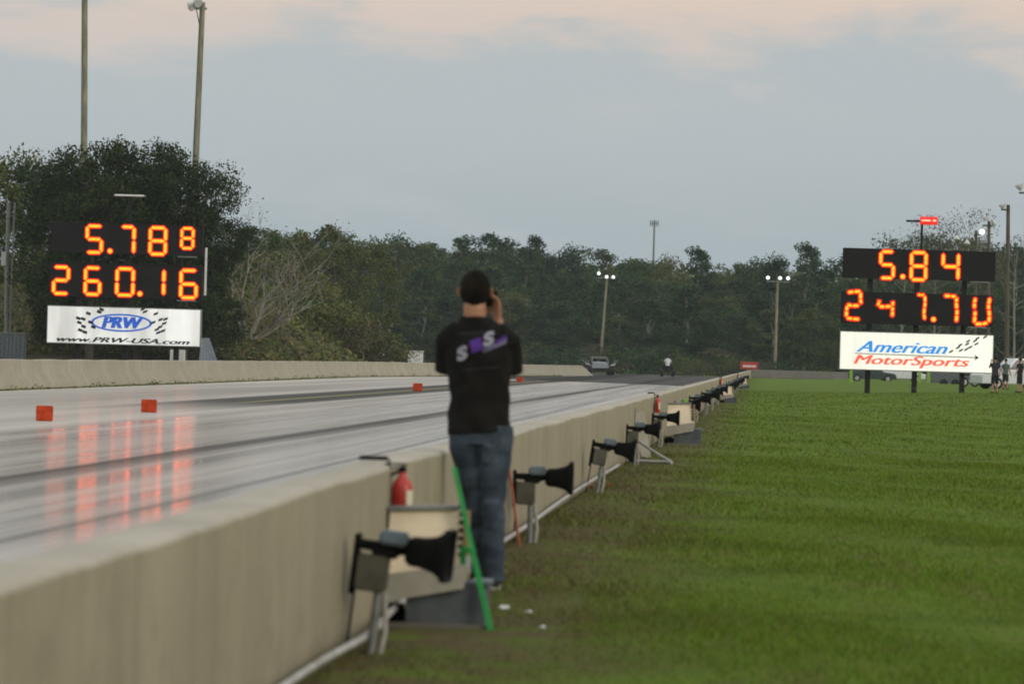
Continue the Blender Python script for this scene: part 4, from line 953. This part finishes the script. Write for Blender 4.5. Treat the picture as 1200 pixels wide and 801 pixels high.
MB().box((.25, .6, za*.42), (.08, .08, za*.8)).build('prop', M['post'], g)
x, z = P(208, 419, 224); o = MB().box((0, 0, .45), (.75, .5, .9), bev=.03).build('utility_box', M['white']); o.location = (x, 224, .35); tag(o, 'small white box behind the right post of the left scoreboard', 'box')
x, z = P(487, 411, 268); o = MB().box((0, 0, .6), (.9, .8, 1.2), bev=.04).box((0, 0, 1.23), (1.0, .9, .06)).build('utility_box', M['white']); o.location = (x, 268, z-1.25); tag(o, 'white box standing behind the left wall, left of the person', 'box')
for px, lb in ((437, 'thin white stake behind the left wall, left of the pair'), (449, 'thin white stake behind the left wall, right of the pair')):
    x, z = P(px, 419, 285); o = MB().tube([(0, 0, -.8), (0, 0, .62)], .05, 8).build('stake', M['white']); o.location = (x, 285, z); tag(o, lb, 'stake')
r = empty('service_mast', (P(13, 310, 232)[0], 232, .5)); tag(r, 'pale double mast with a small box among the trees at the left edge', 'mast')
def lz(px, py): a, b_ = P(px, py, 232); return a-r.location.x, b_-.5
for a0, a1, w_, mt in (((10.5, 237), (8, 310), .20, 'galv'), ((17.5, 237), (14.5, 312), .09, 'galv')):
    p1, p0 = lz(*a0), lz(*a1); MB().tube([(p0[0]*.6, 0, 0), (p0[0], 0, p0[1]), (p1[0], 0, p1[1])], w_/2+.01, 8).build('mast_post', M[mt], r)
a, b_ = lz(5, 303); MB().box((a, -.1, b_), (.28, .25, .75), bev=.02).build('box', M['lampoff'], r)

# ------------------------------------------------------------------ vegetation
M['leaf_far'] = m_leaf('wood_leaf', [(.011, .036, .014), (.032, .070, .019), (.068, .108, .026), (.115, .118, .034)], .65)
M['leaf_oak'] = m_leaf('oak_leaf', [(.014, .028, .008), (.030, .046, .012), (.056, .070, .020), (.02, .03, .010)], .2)
M['leaf_dry'] = m_leaf('dry_leaf', [(.060, .060, .030), (.085, .080, .040), (.11, .09, .055), (.09, .07, .045)], .4)
def tree_parts(seed, H, Rr, cb, nclump, nleaf, lsize, shape='round', bark='bark', leaf='leaf_far', trunk_r=.22, csize=.22):
    """crown: leaf clumps at the ends of limbs inside an uneven envelope"""
    global rng
    r_ = np.random.default_rng(seed); C = []; tips = []
    lob = [(r_.uniform(0, 6.28), r_.uniform(-.35, .35)) for _ in range(4)]
    for i in range(nclump):
        t = r_.uniform(0, 1)**.85; z = cb*H+(1-cb)*H*t*.97
        if shape == 'round': env = math.sqrt(max(.03, 1-(abs(t-.45)/.58)**2.2))
        elif shape == 'cone': env = max(.08, 1-t)**.8
        else: env = .62+.38*math.sin(t*9+seed)
        a = r_.uniform(0, 6.283); rad = Rr*env*r_.uniform(.35, 1)**.5*(1+sum(w_*math.cos(a-p) for p, w_ in lob)*.45)
        c = np.array([rad*math.cos(a), rad*math.sin(a), z]); tips.append(c)
        k = int(nleaf*r_.uniform(.5, 1.5)); s_ = csize*Rr*r_.uniform(.55, 1.25)
        pts_ = r_.normal(size=(k, 3)); pts_ /= np.maximum(1e-6, np.linalg.norm(pts_, axis=1))[:, None]; pts_ *= (r_.random(k)**.42)[:, None]*1.5
        C.append(c+pts_*np.array([s_, s_, s_*.62]))
    C = np.concatenate(C); old = rng; rng = r_; Q = leaf_quads(C, lsize); rng = old
    crown = quads('crown', Q); crown.materials.append(M[leaf])
    m = MB(); n = 7; wob = [(r_.normal()*.12, r_.normal()*.12) for _ in range(n+1)]; q = [(wob[k][0]*k/n*2, wob[k][1]*k/n*2, H*.88*k/n-(.3 if k == 0 else 0)) for k in range(n+1)]
    m.tube(q, [trunk_r*(1-.85*k/n)+.01 for k in range(n+1)], 8)
    for c in tips[:min(len(tips), 26)]:
        f = max(.12, min(.9, (c[2]/H)-.16)); kk = f/.88*n; i = min(n-1, int(kk)); a = Vector(q[i]).lerp(Vector(q[i+1]), kk-i); b_ = Vector(c); mid = (a+b_)/2+Vector((0, 0, -.04*H))
        m.tube([a, mid, b_], [trunk_r*.30, trunk_r*.18, trunk_r*.06], 5)
    tr = m.mesh('trunk'); tr.materials.append(M[bark]); return crown, tr
def make_tree(parts, loc, sxy, sz, lb, rz=0., group=None, name='tree', cat='tree'):
    root = empty(name, loc, rz, (sxy, sxy, sz)); tag(root, lb, cat, group)
    for nm_, me in zip(('crown', 'trunk'), parts):
        o = bpy.data.objects.new(nm_, me); COL.objects.link(o); o.parent = root
    return root
V = [tree_parts(100+i, 17.2, (4.6, 4.0, 5.2, 3.6, 4.4, 3.2, 4.8)[i], (.10, .14, .10, .12, .18, .06, .12)[i], (74, 66, 86, 60, 66, 62, 76)[i], 150, .33, ('round', 'tall', 'round', 'tall', 'round', 'cone', 'tall')[i], bark=('bark', 'bark', 'bark', 'palebark', 'bark', 'bark', 'palebark')[i]) for i in range(7)]
VS = [tree_parts(140+i, 16, 4.2, .30, 46, 60, .20, 'round', 'palebark', 'leaf_dry', .16, .26) for i in range(2)]
sky_x = [270, 330, 380, 430, 470, 520, 560, 600, 650, 700, 760, 800, 850, 900, 940, 990, 1040, 1080, 1130, 1160, 1200, 1260]
sky_y = [262, 266, 260, 268, 265, 272, 272, 269, 284, 286, 288, 287, 298, 293, 289, 294, 290, 282, 272, 275, 284, 284]
def topz(px, Y): return P(px, float(np.interp(px, sky_x, sky_y)), Y)[1]
# skyline row
xsr = []; px = 255.
while px < 1290: xsr.append(px); px += random.uniform(34, 50)
vis = 0
for i, px in enumerate(xsr):
    Y = random.uniform(565, 600); x = P(px, 430, Y)[0]; h = topz(px, Y)*random.uniform(.93, 1.10); v_ = random.choice([0, 2, 4, 0, 2, 6, 3])
    dist_lab = 'tree crown in the skyline of the far wood, %s from the left' % ORD[i]
    make_tree(V[v_], (x, Y, -.5), random.uniform(.85, 1.12), h/17.6, dist_lab, random.uniform(0, 6.28), 'trees of the far wood')
n_front = 0
for (ya, yb, stepx, fr, pool) in ((535, 560, 44, .93, [1, 3, 5, 6, 4]), (510, 532, 38, .82, [1, 3, 6, 0, 5]), (492, 508, 46, .62, [0, 2, 1, 3])):
    px = 262.+random.uniform(0, 20)
    while px < 1290:
        Y = random.uniform(ya, yb); x = P(px, 430, Y)[0]; h = topz(px, Y)*fr*random.uniform(.82, 1.05)
        make_tree(V[random.choice(pool)], (x, Y, -.5), random.uniform(.8, 1.1)*(.95 if fr > .7 else .9), h/17.6, 'dark green tree standing inside the far wood behind the track', random.uniform(0, 6.28), 'inner trees of the far wood')
        px += random.uniform(.75, 1.25)*stepx
for px, py, lb in ((1060, 262, 'thin brownish tree behind the red beacon of the right scoreboard'), (1098, 254, 'bare brown treetop just right of the red beacon'), (1136, 246, 'brown twiggy tree behind the floodlights above the right scoreboard'), (1192, 270, 'twiggy tree at the right edge behind the tallest dark lamp post')):
    Y = 480+random.uniform(-8, 8); x, z = P(px, py, Y); make_tree(VS[random.randrange(2)], (x, Y, -.3), 1.0, z/15.8, lb, random.uniform(0, 6), 'twiggy trees behind the right scoreboard')
# the wood goes on behind as one mass
n = 60000; x = rng.uniform(-82, 50, n); y = rng.uniform(603, 640, n); top = np.interp(890+x/620*F, sky_x, sky_y); zt = HC+(CY+.028*(x/620*F)-top)/F*620*.82
z = rng.random(n)**.8*zt*(.92+.08*np.sin(x*.8+y)); tag(link('woodland', quads('woodland', leaf_quads(np.stack([x, y, z], 1), .9, .7)), M['leaf_far']), 'dense dark woodland filling the gaps behind the nearer trees', 'woodland', kind='stuff')
# low shrubs at the edge of the wood
SB = [tree_parts(170+i, 3.2, 2.4, .02, 26, 80, .22, 'round', 'bark', ('leaf_far', 'leaf_dry', 'scrub')[i], .06, .30) for i in range(3)]
px = 560.; k = 0
while px < 905:
    Y = random.uniform(440, 470); x = P(px, 430, Y)[0]; make_tree(SB[random.choice([0, 0, 1])], (x, Y, -.2), random.uniform(.8, 1.3), random.uniform(.55, 1.0), 'low dark shrub at the foot of the far wood beyond the track', random.uniform(0, 6), 'low shrubs at the foot of the wood', 'shrub', 'shrub'); px += random.uniform(14, 24)

# embankment behind the left wall
def HZ(x, y):
    a = np.clip((-21.5-.06*(y-255)-x)/9.0, 0, 1); a = a*a*(3-2*a); b = np.clip((y-226)/22.0, 0, 1); b = b*b*(3-2*b)
    return -.05+4.3*a*b+.25*np.sin(x*.9)*np.sin(y*.35)*a*b
M['earth'] = (lambda k: k.pbr(k.mix(k.step(k.noise(k.pos(), .8, 5.), .35, .65), (.055, .060, .022), (.10, .082, .045)), .95, .1, normal=k.bump(k.noise(k.pos(), 5., 5.), .9, .1)))(NT('scrubby_earth'))
tag(grid('embankment', np.arange(-80, -17, 1.), np.arange(224, 340, 2.), HZ, M['earth']), kind='structure')
n = 26000; x = rng.uniform(-50, -18.5, n); y = 232+(rng.random(n)**1.6)*62; z = HZ(x, y); hh = .15+.55*(np.sin(x*1.1)*np.sin(y*.5)*.5+.5)
Cc = np.stack([x, y, np.maximum(z, 0)+rng.random(n)*hh], 1); Cc = Cc[(Cc[:, 0] < np.interp(Cc[:, 1], ly, lx)-1.0) & (HZ(Cc[:, 0], Cc[:, 1]) > .12)]
tag(link('undergrowth', quads('undergrowth', leaf_quads(Cc, .28, .45, -.3)), M['scrub']), 'brownish green undergrowth covering the bank behind the left wall', 'undergrowth', kind='stuff')
BK = [tree_parts(180, 3.0, 2.0, .02, 26, 120, .17, 'round', 'bark', 'scrub', .05, .30), tree_parts(181, 3.0, 2.0, .02, 24, 120, .16, 'round', 'bark', 'leaf_oak', .05, .30), tree_parts(182, 3.0, 1.8, .02, 22, 90, .16, 'round', 'palebark', 'leaf_dry', .05, .32)]
M['leaf_bright'] = m_leaf('bright_leaf', [(.07, .14, .02), (.10, .18, .025), (.12, .2, .04), (.08, .15, .02)]); BK.append(tree_parts(183, 3.0, 1.8, .02, 18, 80, .18, 'round', 'bark', 'leaf_bright', .05, .3))
bl = [(262, 400, 0, .9, 'olive shrub on the bank just right of the leaning blue grey sheet'), (285, 395, 0, 1.2, 'brown green shrub at the foot of the bare pale tree'), (312, 404, 2, .9, 'dry shrub low on the bank, right of the bare pale tree'), (338, 362, 3, .75, 'bright green shrub high on the bank below the bare branches'), (356, 366, 3, .6, 'smaller bright green shrub, right one of the two on the bank'), (345, 396, 0, 1.1, 'olive shrub in the middle of the bank behind the wall'), (372, 402, 2, 1.0, 'tan dry shrub on the bank, middle right'), (398, 406, 0, .9, 'olive shrub toward the low right end of the bank'), (425, 410, 2, .9, 'dry shrub at the right end of the bank above the wall'), (455, 412, 0, .8, 'last small shrub where the bank meets the wall'), (40, 385, 0, 1.3, 'shrub between the container and the left scoreboard'), (245, 372, 1, 1.1, 'dark bush right of the left scoreboard sign'), (320, 345, 0, 1.15, 'olive bush on top of the bank behind the bare tree'), (365, 345, 0, 1.1, 'olive bush on the crest right of the bare tree'), (405, 365, 0, 1.0, 'olive bush on the slope where the far wood begins'), (440, 385, 0, .8, 'rounded olive bush on the right slope of the bank')]
for px, py, v_, s_, lb in bl:
    Y = 258 + (10 if py < 350 else 0)+random.uniform(-4, 4); x, z = P(px, py, Y)
    zz = float(HZ(np.float64(x), np.float64(Y)))
    make_tree(BK[v_], (x, Y, max(-.1, min(zz, z))-.1), s_*1.05, s_*(1.0 if py > 350 else .95), lb, random.uniform(0, 6), None, 'shrub', 'shrub')
# big dark oaks behind the left scoreboard
OK = [tree_parts(200, 12.5, 4.6, .20, 150, 190, .20, 'round', 'bark', 'leaf_oak', .30, .19), tree_parts(201, 12.0, 4.0, .18, 130, 190, .20, 'tall', 'bark', 'leaf_oak', .28, .20)]
for px, py, v_, s_, Y, lb in ((112, 166, 0, .80, 229, 'tall dark oak behind the left scoreboard, its peak beside the wooden pole'), (168, 170, 0, .85, 231, 'broad dark oak directly above the left scoreboard'), (222, 192, 1, .66, 229, 'dark oak behind the right end of the left scoreboard'), (140, 215, 0, .8, 243, 'dark oak behind the others, filling the gap between the display panels'), (254, 256, 1, .48, 231, 'lower dark oak just right of the left scoreboard'), (76, 205, 1, .55, 233, 'dark oak left of the left scoreboard')):
    x, z = P(px, py, Y); o = make_tree(OK[v_], (x, Y, .0), s_, z/(12.4 if v_ == 0 else 11.9), lb, random.uniform(0, 6), None)
for px, py, s_, lb in ((10, 172, 1.0, 'greyish green tree at the far left edge, top of its crown beside the mast'), (45, 188, .8, 'green tree between the left edge and the dark oaks')):
    x, z = P(px, py, 262); make_tree(V[2], (x, 262, 0), .72*s_, z/17.5, lb, 1.+px, None)
for i, (px, py) in enumerate(((300, 262), (345, 268), (392, 262), (425, 278))):
    x, z = P(px, py, 310+i*14); make_tree(V[(0, 1, 4, 2)[i]], (x, 310+i*14, 0), .62, z/17.5, 'mid green tree behind the bank, %s to the right of the bare tree' % ('directly', 'second', 'third', 'fourth')[i] if i else 'mid green tree directly behind the bare pale tree', 1.3*i)
for px, lb in ((95, 'dark tree standing behind the oaks and the left half of the left scoreboard'), (165, 'dark tree standing behind the oaks and the right half of the left scoreboard')):
    x, z = P(px, 225, 300); make_tree(V[2 if px < 100 else 0], (x, 300, 0), .95, z/17.5, lb, px*.1, None)
# bare pale tree on the bank
def bare_tree(px, py, Y, H):
    x, z = P(px, py, Y); root = empty('bare_tree', (x, Y, float(HZ(np.float64(x), np.float64(Y)))-.3), 0.); tag(root, 'bare pale grey tree with spreading branches on the bank right of the left scoreboard', 'tree')
    m = MB(); tips = []; rr = random.Random(5)
    def grow(p, d, L, r, lv):
        q = [p]; dd = d.copy()
        for k in range(4): dd = (dd+Vector((rr.gauss(0, .13), rr.gauss(0, .13), .03 if lv > 0 else 0))).normalized(); q.append(q[-1]+dd*L/4)
        m.tube(q, [r, r*.88, r*.76, r*.66, r*.55], 6 if lv < 3 else 4)
        if lv >= 5: tips.append(q[-1]); return
        for k in range(3 if lv < 3 else 2):
            a = Vector((rr.gauss(0, 1)+(.22 if lv < 3 else .1), rr.gauss(0, .8), rr.uniform(-.1, .75))).normalized()
            grow(q[rr.choice([2, 3, 4])], (dd*.62+a*.62).normalized(), L*rr.uniform(.62, .82), r*.58, lv+1)
    for a, L in (((-.05, 0, 1), 2.5), ((.12, .1, 1), 2.6), ((.45, .1, .9), 2.6), ((.8, -.1, .65), 2.6), ((.95, .1, .42), 2.3), ((-.30, .1, .95), 2.2)): grow(Vector((0, 0, 0)), Vector(a).normalized(), L*H/6.5, .10, 1)
    m.build('trunk', M['palebark'], root)
    C = np.array([list(t) for t in tips for _ in range(3)]); C = C+rng.normal(size=C.shape)*.22
    link('crown', quads('crown', leaf_quads(C, .13)), M['leaf_dry'], root)
bare_tree(290, 398, 237, 7.4)

# ------------------------------------------------------------------ haze
hz = MB().box((0, 0, 13.5), (2900, 2900, 29.5)).build('haze', []); tag(hz, kind='stuff'); hz['label'] = 'thin grey evening haze over the whole place'
hz.data.materials.clear()
k = NT('haze'); pv = k.n('ShaderNodeVolumePrincipled'); pv.inputs['Color'].default_value = (.80, .92, 1., 1); pv.inputs['Density'].default_value = .00011; pv.inputs['Anisotropy'].default_value = .1
k.t.links.new(pv.outputs[0], k.out.inputs['Volume']); hz.data.materials.append(k.m)

# ------------------------------------------------------------------ sky and sun
wd = bpy.data.worlds.new('World'); sc.world = wd; wd.use_nodes = True; t = wd.node_tree; t.nodes.clear()
class WN(NT):
    def __init__(s): s.t = t; s.out = t.nodes.new('ShaderNodeOutputWorld')
k = WN()
sky = k.n('ShaderNodeTexSky'); sky.sky_type = 'NISHITA'; sky.sun_disc = False; SE, SA = R(22), R(125); sky.sun_elevation = SE; sky.sun_rotation = SA; sky.air_density = 1.5; sky.dust_density = 3.
d = k.n('ShaderNodeTexCoord').outputs['Generated']; dx_, dy_, dz_ = k.sep(d)
n1 = k.noise(k.scale(d, 1, 1, 3.2), 17., 6., .55, .4); n2 = k.noise(k.scale(d, 1, 1, 5.), 42., 5., .6)
nn = k.math('SUBTRACT', k.math('ADD', k.math('MULTIPLY', n1, .75), k.math('MULTIPLY', n2, .25)), .5)
el = k.math('ADD', dz_, k.math('MULTIPLY', nn, .085))
low = k.mix(k.step(dz_, .0, .062), (.355, .430, .470), (.455, .505, .530))
warm = k.mix(k.step(el, .065, .090), low, (.74, .59, .50))
mid = k.mix(k.math('MULTIPLY', k.step(nn, -.04, .16), .35), warm, (.50, .53, .56))
over = k.mix(k.step(dz_, .12, .45), mid, (.74, .80, .84))
hi = k.mix(k.step(k.noise(d, 3., 5.), .4, .65), over, (.95, .95, .93))
fin = k.mix(k.step(dz_, .15, .5), over, hi)
b1 = k.n('ShaderNodeBackground'); k.put(b1.inputs[0], sky.outputs[0]); b1.inputs[1].default_value = .05
b2 = k.n('ShaderNodeBackground'); k.put(b2.inputs[0], fin); b2.inputs[1].default_value = 1.0
mx = k.n('ShaderNodeMixShader'); mx.inputs[0].default_value = .88
t.links.new(b1.outputs[0], mx.inputs[1]); t.links.new(b2.outputs[0], mx.inputs[2]); t.links.new(mx.outputs[0], k.out.inputs[0])
sl = bpy.data.lights.new('sun', 'SUN'); sl.energy = .9; sl.angle = R(18); sl.color = (1., .90, .78); so = bpy.data.objects.new('sun', sl); COL.objects.link(so)
# light comes from behind the camera, to the right
sd = Vector((math.sin(SA)*math.cos(SE), math.cos(SA)*math.cos(SE), math.sin(SE))); so.rotation_euler = sd.to_track_quat('Z', 'Y').to_euler(); so.location = (20, -20, 30)

# ------------------------------------------------------------------ camera and render settings
cd = bpy.data.cameras.new('camera'); co_ = bpy.data.objects.new('view_camera', cd); COL.objects.link(co_); sc.camera = co_
cd.sensor_width = 36; cd.lens = 36*F/1200; cd.shift_x = -290/1200; cd.shift_y = (CY-400.5)/1200; cd.clip_end = 6000; cd.clip_start = .5
co_.matrix_world = Matrix.Translation((0, 0, HC)) @ Matrix.Rotation(R(90), 4, 'X') @ Matrix.Rotation(TH, 4, 'Z')
cd.dof.use_dof = True; cd.dof.focus_distance = 170; cd.dof.aperture_fstop = 5.8
sc.view_settings.view_transform = 'Standard'; sc.view_settings.look = 'None'; sc.view_settings.exposure = .15; sc.view_settings.gamma = 1; sc.view_settings.use_curve_mapping = False
sc.render.engine = 'CYCLES'; sc.cycles.use_denoising = True; sc.cycles.max_bounces = 6; sc.cycles.volume_bounces = 1; sc.cycles.transparent_max_bounces = 8; sc.cycles.sample_clamp_indirect = 4
sc.render.filter_size = 1.8 if hasattr(sc.render, 'filter_size') else 1.5
sc.cycles.filter_width = 1.9
